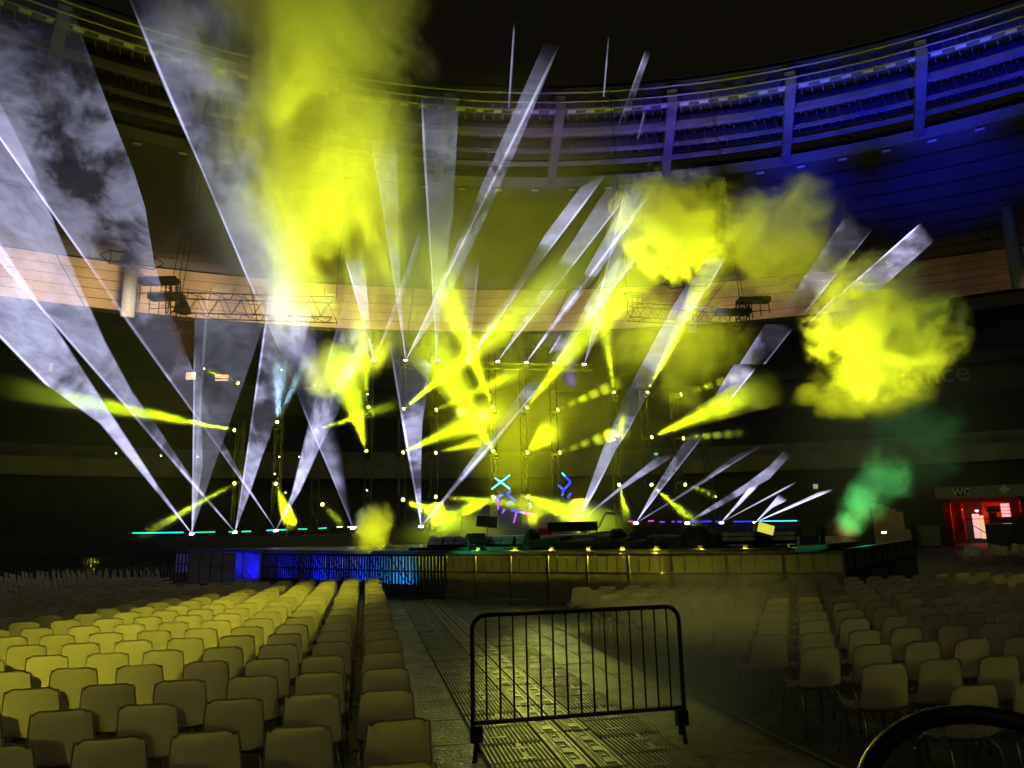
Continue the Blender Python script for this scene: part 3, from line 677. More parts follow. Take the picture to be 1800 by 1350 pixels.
# ================================================================= LIGHTING TOWERS AND FIXTURES
TY = 46.0
tower_px = {415: 740, 484: 640, 553: 750, 646: 622, 706: 622, 763: 622, 869: 622, 924: 622, 979: 622, 1087: 680, 1142: 685, 1197: 690, 1250: 760}
place = {415: 'farthest left, beside the long flat yellow beam', 484: 'second from the left, carrying the blue white lamp', 553: 'third from the left', 646: 'with two lamps pointing upward', 706: 'just left of the crossing yellow beams',
    763: 'behind the crossing yellow beams', 869: 'at the foot of the crossing yellow beams', 924: 'right of the led cross figure', 979: 'above the right led figure', 1087: 'first of the right hand group', 1142: 'second of the right hand group', 1197: 'third of the right hand group', 1250: 'farthest right of all towers'}
for px, py in tower_px.items():
    p = PY(px, 900, TY+.45); top = PY(px, py, TY+.45).z
    e = empty('lighting_tower', (p.x, p.y, 0), f'slim dark truss tower behind the stage, {place[px]}', 'truss tower', 'truss towers behind the stage')
    MB().truss((0, 0, 0), (0, 0, top), .4, .028, int(top/.6)).build('truss', BLACK, e)
    MB().box((0, 0, .06), (1.2, 1.2, .12)).build('base_plate', BLACK, e)
a, c = PY(640, 641, TY+.3), PY(1042, 646, TY+.3)
e = empty('laser_truss', (a+c)/2, 'long level dark truss carrying the upper row of lasers', 'truss'); MB().truss(a-(a+c)/2, c-(a+c)/2, .35, .022, 24).build('truss', BLACK, e)

fx = empty('moving_light', (0, 0, 0), 'x', 'stage light', 'yellow stage lights on the towers')
b = MB(); b.box((0, 0, -.30), (.34, .34, .14)); b.build('base', BLACK, fx)
[MB().box((s_*.2, 0, -.08), (.05, .14, .34)).build('yoke_arm', BLACK, fx) for s_ in (-1, 1)]
MB().lathe([(.10, -.18), (.15, -.12), (.16, .08), (.17, .17), (.165, .2)], 12).build('head', BLACK, fx)
lens = MB().lathe([(.105, .198), (.095, .212), (.001, .222)], 12).build('lens', LENSY, fx)
used_fx = [False]
def fixture(p, d, lab, white=False, grp=None, scale=1):
    o = fx if not used_fx[0] else copy_tree(fx); used_fx[0] = True
    o.location = p; o.rotation_euler = V(d).to_track_quat('Z', 'Y').to_euler(); o['label'] = lab; o.scale = (scale,)*3
    if grp: o['group'] = grp
    return o

# smoke lit by a stage light: a cone of smoke that only the lamp at its tip makes visible
def smoke_material(name, dens, kind, scale=.6, amp=1.0, edge=1.0, detail=5, seed=0, zs=1.0, col=(1, 1, 1), dist=.4, aniso=0.0, step=1.0):
    m = bpy.data.materials.new(name); m.use_nodes = True; nt = m.node_tree; nt.nodes.clear(); L = nt.links.new
    def N(t, **k):
        n_ = nt.nodes.new(t)
        for a_, b_ in k.items(): setattr(n_, a_, b_)
        return n_
    def MT(op, a_, b_=None, clamp=False):
        n_ = N('ShaderNodeMath', operation=op, use_clamp=clamp)
        for i_, v_ in enumerate((a_, b_)):
            if v_ is None: continue
            if isinstance(v_, (int, float)): n_.inputs[i_].default_value = v_
            else: L(v_, n_.inputs[i_])
        return n_.outputs[0]
    out = N('ShaderNodeOutputMaterial'); vol = N('ShaderNodeVolumeScatter'); vol.inputs['Color'].default_value = (*col, 1); vol.inputs['Anisotropy'].default_value = aniso
    geo = N('ShaderNodeNewGeometry'); mp = N('ShaderNodeMapping'); mp.inputs['Scale'].default_value = (scale, scale, scale*zs); mp.inputs['Location'].default_value = (seed*3.7, seed*1.3, seed*2.1)
    nz = N('ShaderNodeTexNoise'); nz.inputs['Scale'].default_value = 1; nz.inputs['Detail'].default_value = detail; nz.inputs['Roughness'].default_value = .66; nz.inputs['Distortion'].default_value = dist
    L(geo.outputs['Position'], mp.inputs[0]); L(mp.outputs[0], nz.inputs['Vector']); nv = nz.outputs[0]
    tc = N('ShaderNodeTexCoord')
    if kind == 'cone':
        sep = N('ShaderNodeSeparateXYZ'); L(tc.outputs['Generated'], sep.inputs[0])
        fade = N('ShaderNodeMapRange', interpolation_type='SMOOTHSTEP'); fade.inputs['From Min'].default_value = .65; fade.inputs['From Max'].default_value = 1; fade.inputs['To Min'].default_value = 1; fade.inputs['To Max'].default_value = 0
        L(sep.outputs['Z'], fade.inputs['Value'])
        k = N('ShaderNodeMapRange'); k.inputs['From Min'].default_value = .33; k.inputs['From Max'].default_value = .67; k.inputs['To Min'].default_value = 1-amp; k.inputs['To Max'].default_value = 1+amp*.6; L(nv, k.inputs['Value'])
        dn = MT('MULTIPLY', MT('MULTIPLY', fade.outputs[0], k.outputs[0]), dens)
        thin = N('ShaderNodeMapRange'); thin.inputs['From Max'].default_value = .55; thin.inputs['To Min'].default_value = .28; thin.inputs['To Max'].default_value = 1.25; L(sep.outputs['Z'], thin.inputs['Value']); dn = MT('MULTIPLY', dn, thin.outputs[0])
        if edge > 1.5:  # dashes of a slat-cut beam put into the smoke density
            wv = MT('SINE', MT('MULTIPLY', sep.outputs['Z'], edge*6.283)); dn = MT('MULTIPLY', dn, MT('GREATER_THAN', wv, -.35))
    else:
        ln = N('ShaderNodeVectorMath', operation='LENGTH'); L(tc.outputs['Object'], ln.inputs[0])
        sh = MT('MULTIPLY', MT('SUBTRACT', 1.0, ln.outputs['Value']), edge)
        sh = MT('ADD', sh, MT('MULTIPLY', MT('SUBTRACT', nv, .56), amp*2))
        ss = N('ShaderNodeMapRange', interpolation_type='SMOOTHSTEP'); ss.inputs['From Max'].default_value = 1.5; L(sh, ss.inputs['Value'])
        rim = N('ShaderNodeMapRange', interpolation_type='SMOOTHSTEP'); rim.inputs['From Min'].default_value = 1.0; rim.inputs['From Max'].default_value = .86; L(ln.outputs['Value'], rim.inputs['Value'])
        dn = MT('MULTIPLY', MT('MULTIPLY', ss.outputs[0], rim.outputs[0]), dens)
    L(dn, vol.inputs['Density']); L(vol.outputs[0], out.inputs['Volume']); m.cycles.volume_step_rate = step
    return m
CONE = smoke_material('beam_smoke', .085, 'cone', .4, .16, step=.7); CONEP = smoke_material('patchy_beam_smoke', .13, 'cone', .9, .7, step=.5)
DASH = smoke_material('dashed_beam_smoke', .5, 'cone', .9, .3, edge=6, step=.3)
def beam(px0, py0, px1, py1, hw, Y0, Y1, lum, lab, m=None, color=(.68, .95, .005), fix=True, grp='yellow stage lights on the towers', over=0):
    if hw >= 16 and py1 < py0: px1, py1, hw, Y1 = px0+(px1-px0)*1.22, py0+(py1-py0)*1.22, hw*1.2, Y0+(Y1-Y0)*1.22
    a, c = PY(px0, py0, Y0), PY(px1, py1, Y1); d = (c-a); ln = d.length; d.normalize()
    wr = hw*(c-V((0, 0, EYE))).dot(F_)/FPX; al = math.atan2(wr, ln)
    if fix: fixture(a, d, lab, grp=grp)
    b = MB(); n = 20; r0 = .13; r1 = r0+wr*1.12+.05
    b.v = [(r0*math.cos(t*math.tau/n), r0*math.sin(t*math.tau/n), .22) for t in range(n)] + [(r1*math.cos(t*math.tau/n), r1*math.sin(t*math.tau/n), ln) for t in range(n)]
    b.f = [(t, (t+1) % n, n+(t+1) % n, n+t) for t in range(n)] + [tuple(range(n))[::-1], tuple(range(n, 2*n))]; b.sm = [False]*len(b.f)
    o = b.build('beam_smoke', m or CONE); o.location = a; o.rotation_euler = d.to_track_quat('Z', 'Y').to_euler()
    tag(o, 'smoke shaft of the ' + lab.split(',')[0], 'smoke', None, 'stuff')
    sg = .11 if (m is CONEP) else (.3 if m is DASH else .085)
    I = lum*math.tau*(ln*.45)/(sg*math.tan(al)) * 2.1
    lamp(a+d*.27, c, al*1.12, I*4*math.pi, color, .75, .1)
# apex, far end, half width in px, depths, brightness, label
B = [
 ((706, 722), (1030, 452), 44, 46, 38, .62, 'upper yellow light throwing a wide beam up to the right'), ((763, 722), (940, 640), 12, 46, 41, .55, 'upper yellow light with a thin beam rising gently right'),
 ((868, 720), (765, 465), 34, 46, 39, .75, 'upper yellow light throwing a wide beam up to the left'), ((923, 720), (1140, 440), 46, 46, 38, .62, 'upper yellow light with a wide beam rising right past the thin laser'),
 ((976, 722), (1100, 668), 7, 46, 43, .5, 'upper yellow light with a dashed flat beam in the middle'), ((1080, 694), (1055, 520), 13, 46, 41, .55, 'upper yellow light with a narrow upright beam, right group'),
 ((1136, 694), (1252, 470), 17, 46, 40, .75, 'upper yellow light with a bright narrow beam climbing right'), ((1192, 695), (1330, 652), 6, 46, 43, .5, 'upper yellow light with a dashed flat beam, right group'),
 ((648, 720), (632, 560), 16, 46, 41, .4, 'upper yellow light pointing straight up above the bright lower one'), ((645, 797), (603, 640), 34, 46, 41, .75, 'lower yellow light with a bright wide beam standing up left'),
 ((705, 797), (870, 722), 24, 46, 41, .7, 'lower yellow light with a fanning beam to the right'), ((762, 797), (862, 772), 7, 46, 43, .7, 'lower yellow light with a short flat beam'),
 ((869, 796), (752, 600), 40, 46, 39, .8, 'lower yellow light throwing a wide beam up to the left'), ((925, 797), (968, 757), 17, 46, 43, .6, 'lower yellow light with a short stubby beam'),
 ((980, 797), (1110, 752), 10, 46, 42, .6, 'lower yellow light with a dashed flat beam over the right led figure'), ((1085, 768), (1098, 728), 7, 46, 43.5, .6, 'lower yellow light with a tiny upright beam, right group'),
 ((1142, 770), (1322, 692), 24, 46, 39, .8, 'lower yellow light with a long bright flat beam, right group'), ((1197, 771), (1315, 760), 5, 46, 42, .6, 'lower yellow light with a dashed level beam, right group'),
 ((706, 877), (800, 918), 22, 44, 38, .55, 'low yellow light pointing down right onto the stage haze'), ((762, 873), (985, 892), 14, 44, 38, .5, 'low yellow light with a flat beam across the left led figure'),
 ((870, 872), (730, 948), 36, 44, 38, .75, 'low yellow light flaring down left onto the stage'), ((925, 872), (1085, 938), 44, 44, 37, .75, 'low yellow light flaring down right onto the stage'),
 ((1088, 850), (1104, 915), 8, 46, 41, .6, 'low yellow light with a narrow beam hanging straight down'), ((1143, 850), (1232, 928), 11, 46, 40, .55, 'low yellow light with a beam slanting down right'),
 ((1200, 850), (1262, 874), 4, 46, 44, .6, 'low yellow light at the end of the dashed line, right group'), ((415, 848), (238, 948), 9, 46, 37, .55, 'low yellow light with a long thin beam down to the far left'),
 ((484, 848), (514, 930), 9, 46, 41, .65, 'low yellow light with a narrow beam down to the stage edge'), ((565, 885), (606, 926), 4, 46, 42, .4, 'low yellow light with a faint thin beam beside the left chairs'),
 ((416, 757), (62, 690), 21, 46, 35, .95, 'yellow light with the long flat beam reaching far left'), ((422, 675), (358, 648), 4, 46, 43, .4, 'small yellow light high on the far left tower'), ((552, 758), (705, 708), 11, 46, 41, .55, 'yellow light with a thin beam rising right, left group'),
]
for (a, c, hw, Y0, Y1, lum, lab) in B:
    dash = 'dashed' in lab
    beam(*a, *c, hw, Y0, Y1, lum, lab, DASH if dash else (CONEP if 'reaching far left' in lab or 'climbing right' in lab or 'long bright flat' in lab else None))
beam(487, 745, 492, 640, 16, 46, 41, .45, 'blue white light pointing straight up on the second tower', color=(.4, .7, 1.0)); beam(487, 745, 532, 640, 8, 46, 40, .3, 'x', color=(.4, .7, 1.0), fix=False)
bpy.data.objects[-1] if False else None
# small lit points among the towers: marker lights
for (px, py, wh) in ((495, 650, 'high above the blue white lamp'), (491, 803, 'below the blue white lamp'), (526, 803, 'midway between the second and third tower'), (483, 833, 'just over the yellow lamp on the second tower'), (553, 678, 'high on the third tower'), (645, 862, 'low on the tower over the yellow plume'),
    (1258, 873, 'at the end of the dashed line at right'), (646, 693, 'on top of the upward pointing lamps'), (204, 797, 'farthest left, at the first laser sheet'), (283, 801, 'alone between the two leftmost laser sheets'), (347, 803, 'inside the narrow upright laser sheet'), (359, 648, 'beside the lit windows at left'), (502, 866, 'right under the yellow lamp of the second tower')):
    p = PY(px, py, TY); e = empty('marker_light', p, 'tiny yellowish marker light ' + wh, 'lamp', 'tiny marker lights behind the stage')
    MB().box((0, .08, 0), (.12, .1, .12)).build('housing', BLACK, e); MB().lathe([(.001, -.05), (.035, -.03), (.045, .02)], 8, Matrix.Rotation(R(90), 4, 'X')).build('lens', mat('small_yellow_lens', (1, 1, .6), .4, emit=6, ecol=(1, .9, .45)), e)

# ================================================================= LASERS
LZ = []
def laser_unit(p, d, lab, grp):
    if not LZ:
        e = empty('laser_projector', p, lab, 'laser', grp); MB().box((0, 0, -.16), (.34, .42, .26)).build('housing', BLACK, e)
        MB().lathe([(.11, -.035), (.115, .0), (.001, .02)], 10).build('aperture', LENSW, e); MB().box((0, 0, -.31), (.2, .3, .05)).build('bracket', DARKSTEEL, e); LZ.append(e)
    else: e = copy_tree(LZ[0]); e['label'] = lab; e['group'] = grp; e.location = p
    e.rotation_euler = V(d).to_track_quat('Z', 'Y').to_euler(); return e
def laser_material(name, tint, lo_, hi_, hard, amax=0):
    # a scanned laser sheet: the glow of lit smoke is put into its emission, patched by noise
    m = bpy.data.materials.new(name); m.use_nodes = True; nt = m.node_tree; nt.nodes.clear(); L = nt.links.new
    def N(t, **k):
        n_ = nt.nodes.new(t)
        for a_, b_ in k.items(): setattr(n_, a_, b_)
        return n_
    def MT(op, a_, b_=None):
        n_ = N('ShaderNodeMath', operation=op)
        for i_, v_ in enumerate((a_, b_)):
            if v_ is None: continue
            if isinstance(v_, (int, float)): n_.inputs[i_].default_value = v_
            else: L(v_, n_.inputs[i_])
        return n_.outputs[0]
    out = N('ShaderNodeOutputMaterial'); em = N('ShaderNodeEmission'); em.inputs[0].default_value = (*tint, 1)
    geo = N('ShaderNodeNewGeometry')
    def nz(sc, sz, det, dist, loc=0):
        mp = N('ShaderNodeMapping'); mp.inputs['Scale'].default_value = (sc, sc*.85, sc*sz); mp.inputs['Location'].default_value = (loc, loc, loc)
        n_ = N('ShaderNodeTexNoise'); n_.inputs['Scale'].default_value = 1; n_.inputs['Detail'].default_value = det; n_.inputs['Roughness'].default_value = .62; n_.inputs['Distortion'].default_value = dist
        L(geo.outputs['Position'], mp.inputs[0]); L(mp.outputs[0], n_.inputs['Vector']); return n_.outputs[0]
    big = N('ShaderNodeMapRange', interpolation_type='SMOOTHSTEP'); big.inputs['From Min'].default_value = .5-hard; big.inputs['From Max'].default_value = .5+hard; big.inputs['To Min'].default_value = lo_; big.inputs['To Max'].default_value = hi_
    L(nz(.15, 1.15, 10, .5), big.inputs['Value'])
    fine = N('ShaderNodeMapRange'); fine.inputs['From Min'].default_value = .35; fine.inputs['From Max'].default_value = .65; fine.inputs['To Min'].default_value = .62; fine.inputs['To Max'].default_value = 1.3
    L(nz(.7, 1.9, 7, .5, 5), fine.inputs['Value'])
    tc = N('ShaderNodeTexCoord'); ln = N('ShaderNodeVectorMath', operation='LENGTH'); L(tc.outputs['Object'], ln.inputs[0]); r_ = ln.outputs['Value']
    fall0 = MT('ADD', .8, MT('DIVIDE', 4.5, MT('ADD', r_, 1.0)))
    sep = N('ShaderNodeSeparateXYZ'); L(tc.outputs['Object'], sep.inputs[0])
    edge = N('ShaderNodeMapRange', interpolation_type='SMOOTHSTEP'); edge.inputs['From Min'].default_value = .02; edge.inputs['From Max'].default_value = .11; edge.inputs['To Min'].default_value = 2.6; edge.inputs['To Max'].default_value = 0
    L(MT('ABSOLUTE', sep.outputs['Y']), edge.inputs['Value'])
    oi = N('ShaderNodeObjectInfo'); ch = N('ShaderNodeSeparateColor'); L(oi.outputs['Color'], ch.inputs[0])
    fall = MT('ADD', 1.0, MT('MULTIPLY', MT('SUBTRACT', fall0, 1.0), ch.outputs[2]))
    body = MT('MULTIPLY', MT('MULTIPLY', big.outputs[0], fine.outputs[0]), fall)
    end = N('ShaderNodeMapRange', interpolation_type='SMOOTHSTEP'); end.inputs['From Min'].default_value = .8; end.inputs['To Min'].default_value = 1; end.inputs['To Max'].default_value = 0
    L(MT('DIVIDE', r_, MT('MULTIPLY', oi.outputs['Alpha'], 100.0)), end.inputs['Value'])
    body = MT('MULTIPLY', body, end.outputs[0])
    st = N('ShaderNodeMapRange', interpolation_type='SMOOTHSTEP'); st.inputs['From Max'].default_value = 1.6; L(r_, st.inputs['Value'])
    body = MT('MULTIPLY', body, MT('MAXIMUM', st.outputs[0], ch.outputs[2]))   # stretches further out begin softly
    if amax:   # emission faded across the width to soften the far side
        af = N('ShaderNodeMapRange', interpolation_type='SMOOTHSTEP'); af.inputs['From Min'].default_value = amax*.25; af.inputs['From Max'].default_value = amax*.97; af.inputs['To Min'].default_value = 1; af.inputs['To Max'].default_value = 0
        L(MT('ABSOLUTE', MT('ARCTAN2', sep.outputs['Y'], sep.outputs['X'])), af.inputs['Value']); body = MT('MULTIPLY', body, af.outputs[0])
    tot = MT('MULTIPLY', MT('ADD', body, MT('MULTIPLY', edge.outputs[0], MT('MULTIPLY', MT('MULTIPLY', MT('ADD', .25, big.outputs[0]), end.outputs[0]), ch.outputs[1]))), ch.outputs[0])
    L(tot, em.inputs['Strength']); L(em.outputs[0], out.inputs['Volume']); return m
LAS = laser_material('laser_glow_emission', (.64, .65, 1.0), .15, 1.6, .065)
LASP = laser_material('laser_glow_broken_pattern', (.66, .63, 1.0), .16, 2.2, .09)
LASS = laser_material('laser_glow_soft_pattern', (.66, .68, .95), .35, 1.0, .2)
TH = .10
def outward(me):
    b_ = bmesh.new(); b_.from_mesh(me); bmesh.ops.recalc_face_normals(b_, faces=b_.faces[:]); b_.to_mesh(me); b_.free()
nfan = [0]
def fan(ax, ay, Ya, Lp, Rp, YL, YR, k=1.0, edge='L', m=None, e_amt=1.0):
    """one flat laser sheet: apex, points along its left and right side (px), depths of the outer ends"""
    a = PY(ax, ay, Ya); l = PY(*Lp[-1], YL); r = PY(*Rp[-1], YR); n = (l-a).cross(r-a).normalized()
    def on(p):
        d = ray(*p); o = V((0, 0, EYE)); t = (a-o).dot(n)/d.dot(n); return o+d*t
    L_ = [on(p) for p in Lp]; R_ = [on(p) for p in Rp]
    ex = ((L_[min(len(L_)-1, 3)] if edge == 'L' else R_[-1])-(L_[0] if (edge == 'L' and len(Lp) > 1 and False) else a)).normalized(); ez = n; ey = ez.cross(ex)
    M3 = Matrix((ex, ey, ez)).transposed(); Mi = M3.transposed()
    out = [a] + L_ + R_[::-1]; q = [Mi @ (p-a) for p in out]; k_ = len(q)
    th = [TH*.5 if i else .03 for i in range(k_)]
    vs = [(p.x, p.y, -th[i]) for i, p in enumerate(q)] + [(p.x, p.y, th[i]) for i, p in enumerate(q)]
    me = bpy.data.meshes.new('laser_beam'); me.from_pydata(vs, [], [tuple(range(k_))[::-1], tuple(range(k_, 2*k_))] + [(i, (i+1) % k_, k_+(i+1) % k_, k_+i) for i in range(k_)])
    if m == 'F': m = laser_material('laser_glow_faded_across', (.60, .62, 1.0), .2, 1.5, .08, (l-a).angle(r-a))
    outward(me); me.materials.append(m or LAS); o = bpy.data.objects.new('laser_beam', me); COL.objects.link(o)
    o.matrix_world = Matrix.Translation(a) @ M3.to_4x4(); o.color = (k/TH*.36, e_amt, 1, max(p.length for p in q)/100)
    tag(o, 'sheet of pale violet laser light with the smoky glow put into emission', 'laser light', 'laser sheets over the stage', 'stuff')
    return a, ((l+r)/2-a)
def part(ax, ay, Ya, quad, Y1, k, m, edge='L', e_amt=0.6):
    """a stretch of a sheet further out, its smoke glow put into emission: quad = two px points near, two far (L0,R0,R1,L1)"""
    a = PY(ax, ay, Ya); l = PY(*quad[3], Y1); r = PY(*quad[2], Y1); n = (l-a).cross(r-a).normalized()
    o_ = V((0, 0, EYE)); on = lambda p: o_+ray(*p)*((a-o_).dot(n)/ray(*p).dot(n))
    P_ = [on(p) for p in quad]; ex = ((P_[3]-P_[0]) if edge == 'L' else (P_[2]-P_[1])).normalized(); ez = n; ey = ez.cross(ex); M3 = Matrix((ex, ey, ez)).transposed(); Mi = M3.transposed()
    og = P_[0] if edge == 'L' else P_[1]
    q = [Mi @ (p-og) for p in P_]; vs = [(p.x, p.y, -TH/2) for p in q] + [(p.x, p.y, TH/2) for p in q]
    me = bpy.data.meshes.new('laser_beam'); me.from_pydata(vs, [], [(3, 2, 1, 0), (4, 5, 6, 7)] + [(i, (i+1) % 4, 4+(i+1) % 4, 4+i) for i in range(4)]); outward(me); me.materials.append(m)
    ob = bpy.data.objects.new('laser_beam', me); COL.objects.link(ob); ob.matrix_world = Matrix.Translation(og) @ M3.to_4x4(); ob.color = (k/TH*.30, e_amt, 0, max(p.length for p in q)/100*.9)
    tag(ob, 'sheet of pale violet laser light with the smoky glow put into emission', 'laser light', 'laser sheets over the stage', 'stuff')
Y0 = 40.3
# ---- floor row
floor_lab = {337: 'bright floor laser at the left end of the upper stage edge', 413: 'bright floor laser, second from the left on the stage edge', 485: 'bright floor laser, third from the left on the stage edge', 620: 'bright floor laser behind the yellow smoke plume',
    740: 'floor laser in the yellow haze left of the ramp', 1013: 'floor laser behind the pale ramp', 1118: 'floor laser at the magenta led dashes', 1208: 'floor laser above the lumpy black cover', 1268: 'floor laser at the left end of the long blue strip', 1328: 'bright floor laser between the two long blue strips'}
apy = {337: 938, 413: 935, 485: 932, 620: 928, 740: 925, 1013: 921, 1118: 919, 1208: 919, 1268: 918, 1328: 918}
for px, lab in floor_lab.items():
    p = PY(px, apy[px], Y0); laser_unit(p, (0, -.35, 1), lab, 'floor lasers on the upper stage edge')
fan(337, 938, Y0, [(177, 745), (80, 677-2), (-70, 520)], [(273, 848), (190, 720), (117, 607), (67, 530), (-70, 322)], 26, 27, .55, m=LAS)
fan(413, 935, Y0, [(333, 847), (218, 711), (122, 600), (-80, 368)], [(333, 836), (271, 742), (233, 691), (184, 600), (143, 507), (100, 405), (60, 300), (0, 180), (-30, 100)], 24, 26, .42, m=LAS)
fan(485, 932, Y0, [(356, 749), (248, 600), (121, 417), (-20, 217), (-75, 135), (-75, -75)], [(427, 840), (372, 739), (333, 657), (296, 550), (271, 460), (255, 364), (235, 300), (198, 207), (155, 93), (120, -10), (110, -60)], 22, 23, .5, m=LAS)
part(485, 932, Y0, [(356, 749), (372, 739), (271, 470), (150, 465)], 27, .75, LASP)
fan(337, 938, Y0, [(340, 690), (341, 600)], [(356, 820), (354, 700), (351, 600)], 36, 36, .62, m=LASS)
fan(337, 938, Y0, [(341, 640), (342, 560), (350, 535), (365, 516), (385, 504)], [(378, 815), (440, 640), (464, 565), (468, 500)], 34, 33, .30, m=LASS, e_amt=.5)
fan(413, 935, Y0, [(438, 769), (458, 623), (477, 499)], [(440, 864), (460, 804), (479, 753), (534, 605), (560, 510)], 35, 34, .62, m=LAS)
fan(485, 932, Y0, [(513, 869), (542, 747), (564, 672), (589, 589), (616, 492)], [(527, 864), (558, 795), (591, 731), (615, 680), (651, 613)], 35, 34, .55, m=LAS, e_amt=.6)
fan(620, 928, Y0, [(582, 835), (544, 747), (498, 628), (433, 486), (355, 300), (289, 153), (228, 0), (205, -55)], [(609, 844), (598, 747), (589, 687), (575, 600), (560, 520), (545, 400), (530, 250), (510, 120), (500, -55)], 25, 24, .46, m='F', e_amt=1.3)
part(620, 928, Y0, [(515, 672), (560, 655), (548, 520), (440, 500)], 32, .22, LASP)
part(413, 935, Y0, [(455, 660), (515, 650), (552, 530), (472, 505)], 34.5, .35, LASP)
fan(740, 925, Y0, [(713, 780), (682, 590)], [(740, 830), (742, 747), (757, 640)], 36, 36, .72, m=LAS)
fan(740, 925, Y0, [(778, 878), (847, 782), (927, 673)], [(792, 870), (871, 780), (915, 722), (960, 668)], 36, 36, .62, edge='R', m=LAS)
fan(1013, 921, Y0, [(1059, 791), (1097, 700), (1122, 652), (1176, 550), (1238, 450)], [(1046, 864), (1081, 793), (1106, 753), (1134, 700), (1185, 600), (1275, 452)], 37, 37, .55, edge='R', m=LAS)
part(1013, 921, Y0, [(1213, 500), (1246, 506), (1274, 455), (1252, 441)], 37, .8, LASS, 'R')
fan(1013, 921, Y0, [(1090, 856), (1155, 803)], [(1083, 867), (1187, 799)], 37, 37, .42, edge='R', m=LAS)
fan(1118, 919, Y0, [(1145, 869), (1172, 824), (1201, 780), (1225, 749)], [(1163, 860), (1221, 787), (1243, 758)], 38, 38, .55, edge='R', m=LAS)
fan(1118, 919, Y0, [(1183, 878), (1239, 840), (1297, 798), (1335, 782)], [(1200, 872), (1310, 802), (1341, 783)], 38, 38, .42, edge='R', m=LAS)
P2 = [((1245, 715), (1275, 715), (1335, 640), (1290, 640)), ((1300, 640), (1345, 640), (1400, 570), (1345, 570)), ((1372, 548), (1418, 548), (1548, 386), (1482, 386))]
for q in P2: part(1118, 919, Y0, q, 38, .95, LASP, 'R')
for q in (((1478, 516), (1545, 510), (1660, 408), (1618, 392)), ((1424, 565), (1500, 565), (1530, 530), (1466, 522))): part(1208, 919, Y0, q, 37, 1.3, LASP, 'L', 1.3)
fan(1208, 919, Y0, [(1250, 890), (1312, 850), (1352, 820), (1377, 794)], [(1260, 893), (1352, 842), (1395, 795)], 38, 38, .55, edge='L', m=LAS)
fan(1268, 918, Y0, [(1292, 890), (1318, 858)], [(1297, 890), (1336, 850)], 38, 38, .6, m=LAS)
fan(1268, 918, Y0, [(1359, 868), (1400, 846)], [(1360, 871), (1402, 848)], 38, 38, .6, m=LASS)
fan(1328, 918, Y0, [(1352, 890), (1370, 868)], [(1358, 892), (1384, 879)], 38, 38, .6, edge='R', m=LAS)
fan(1328, 918, Y0, [(1388, 889), (1438, 866), (1464, 859)], [(1390, 893), (1420, 880), (1466, 861)], 38, 38, .6, edge='R', m=LASP)
# ---- upper row on the truss
up_lab = {657: 'upper laser at the left end of the laser truss', 713: 'upper laser, second from the left on the truss', 767: 'upper laser, third from the left on the truss', 822: 'upper laser where the yellow beams cross', 875: 'upper laser, fifth from the left on the truss',
    925: 'upper laser, third from the right on the truss', 976: 'upper laser, second from the right on the truss', 1027: 'upper laser at the right end of the laser truss'}
uy = {657: 633, 713: 633, 767: 633, 822: 634, 875: 635, 925: 637, 976: 638, 1027: 640}
for px, lab in up_lab.items():
    laser_unit(PY(px, uy[px], TY), (0, -.3, 1), lab, 'upper lasers on the laser truss')
    lamp_p = None
T = TY
fan(657, 633, T, [(618, 495), (604, 447)], [(645, 510), (638, 447)], 40, 40, .62, m=LAS)
fan(657, 633, T, [(675, 587), (695, 530), (740, 400)], [(681, 585), (709, 513), (749, 401)], 40, 40, .5, m=LASS)
fan(713, 633, T, [(693, 500), (667, 333), (647, 218)], [(707, 547), (703, 480), (700, 350), (697, 225)], 38, 38, .45, m=LAS)
fan(713, 633, T, [(760, 531), (836, 350), (880, 250), (955, 78)], [(790, 520), (864, 359), (905, 270), (985, 76)], 37, 37, .40, edge='R', m=LAS)
fan(767, 633, T, [(758, 480), (743, 257), (740, 160)], [(783, 480), (796, 381), (803, 250), (808, 160)], 38, 38, .55, m=LASS)
fan(822, 634, T, [(818, 560), (812, 455)], [(828, 590), (841, 480), (843, 450)], 41, 41, .22, edge='R', m=LASS)
fan(822, 634, T, [(862, 569), (911, 493), (957, 414), (1020, 330)], [(858, 590), (922, 497), (1027, 359), (1068, 302)], 39, 39, .5, edge='R', m=LAS)
fan(875, 635, T, [(955, 504), (1047, 361), (1080, 310)], [(925, 572), (962, 525), (1040, 425), (1112, 332)], 39, 39, .42, edge='R', m=LAS)
fan(925, 637, T, [(982, 550), (1023, 487), (1112, 330)], [(996, 550), (1050, 484), (1150, 330)], 40, 40, .55, edge='R', m=LAS)
fan(976, 638, T, [(1039, 520), (1083, 458)], [(995, 617), (1105, 475), (1125, 444)], 41, 41, .4, edge='R', m=LAS)
part(976, 638, T, ((965, 621), (1003, 612), (1012, 592), (985, 588)), 43, .8, LASP)
fan(1027, 640, T, [(1041, 575), (1052, 522), (1068, 464), (1105, 302)], [(1036, 620), (1059, 569), (1071, 527), (1103, 420), (1134, 306)], 40, 40, .42, m=LASS)
for (ap, q, k) in (((822, 634), ((893, 190), (897, 190), (907, 20), (904, 20)), .3), ((976, 638), ((1086, 220), (1100, 215), (1150, 75), (1138, 78)), .35), ((976, 638), ((1060, 170), (1063, 170), (1072, 50), (1070, 50)), .3), ((976, 638), ((1120, 245), (1127, 240), (1137, 188), (1134, 186)), .9)):
    part(*ap, T, q, 38, k, LASP)

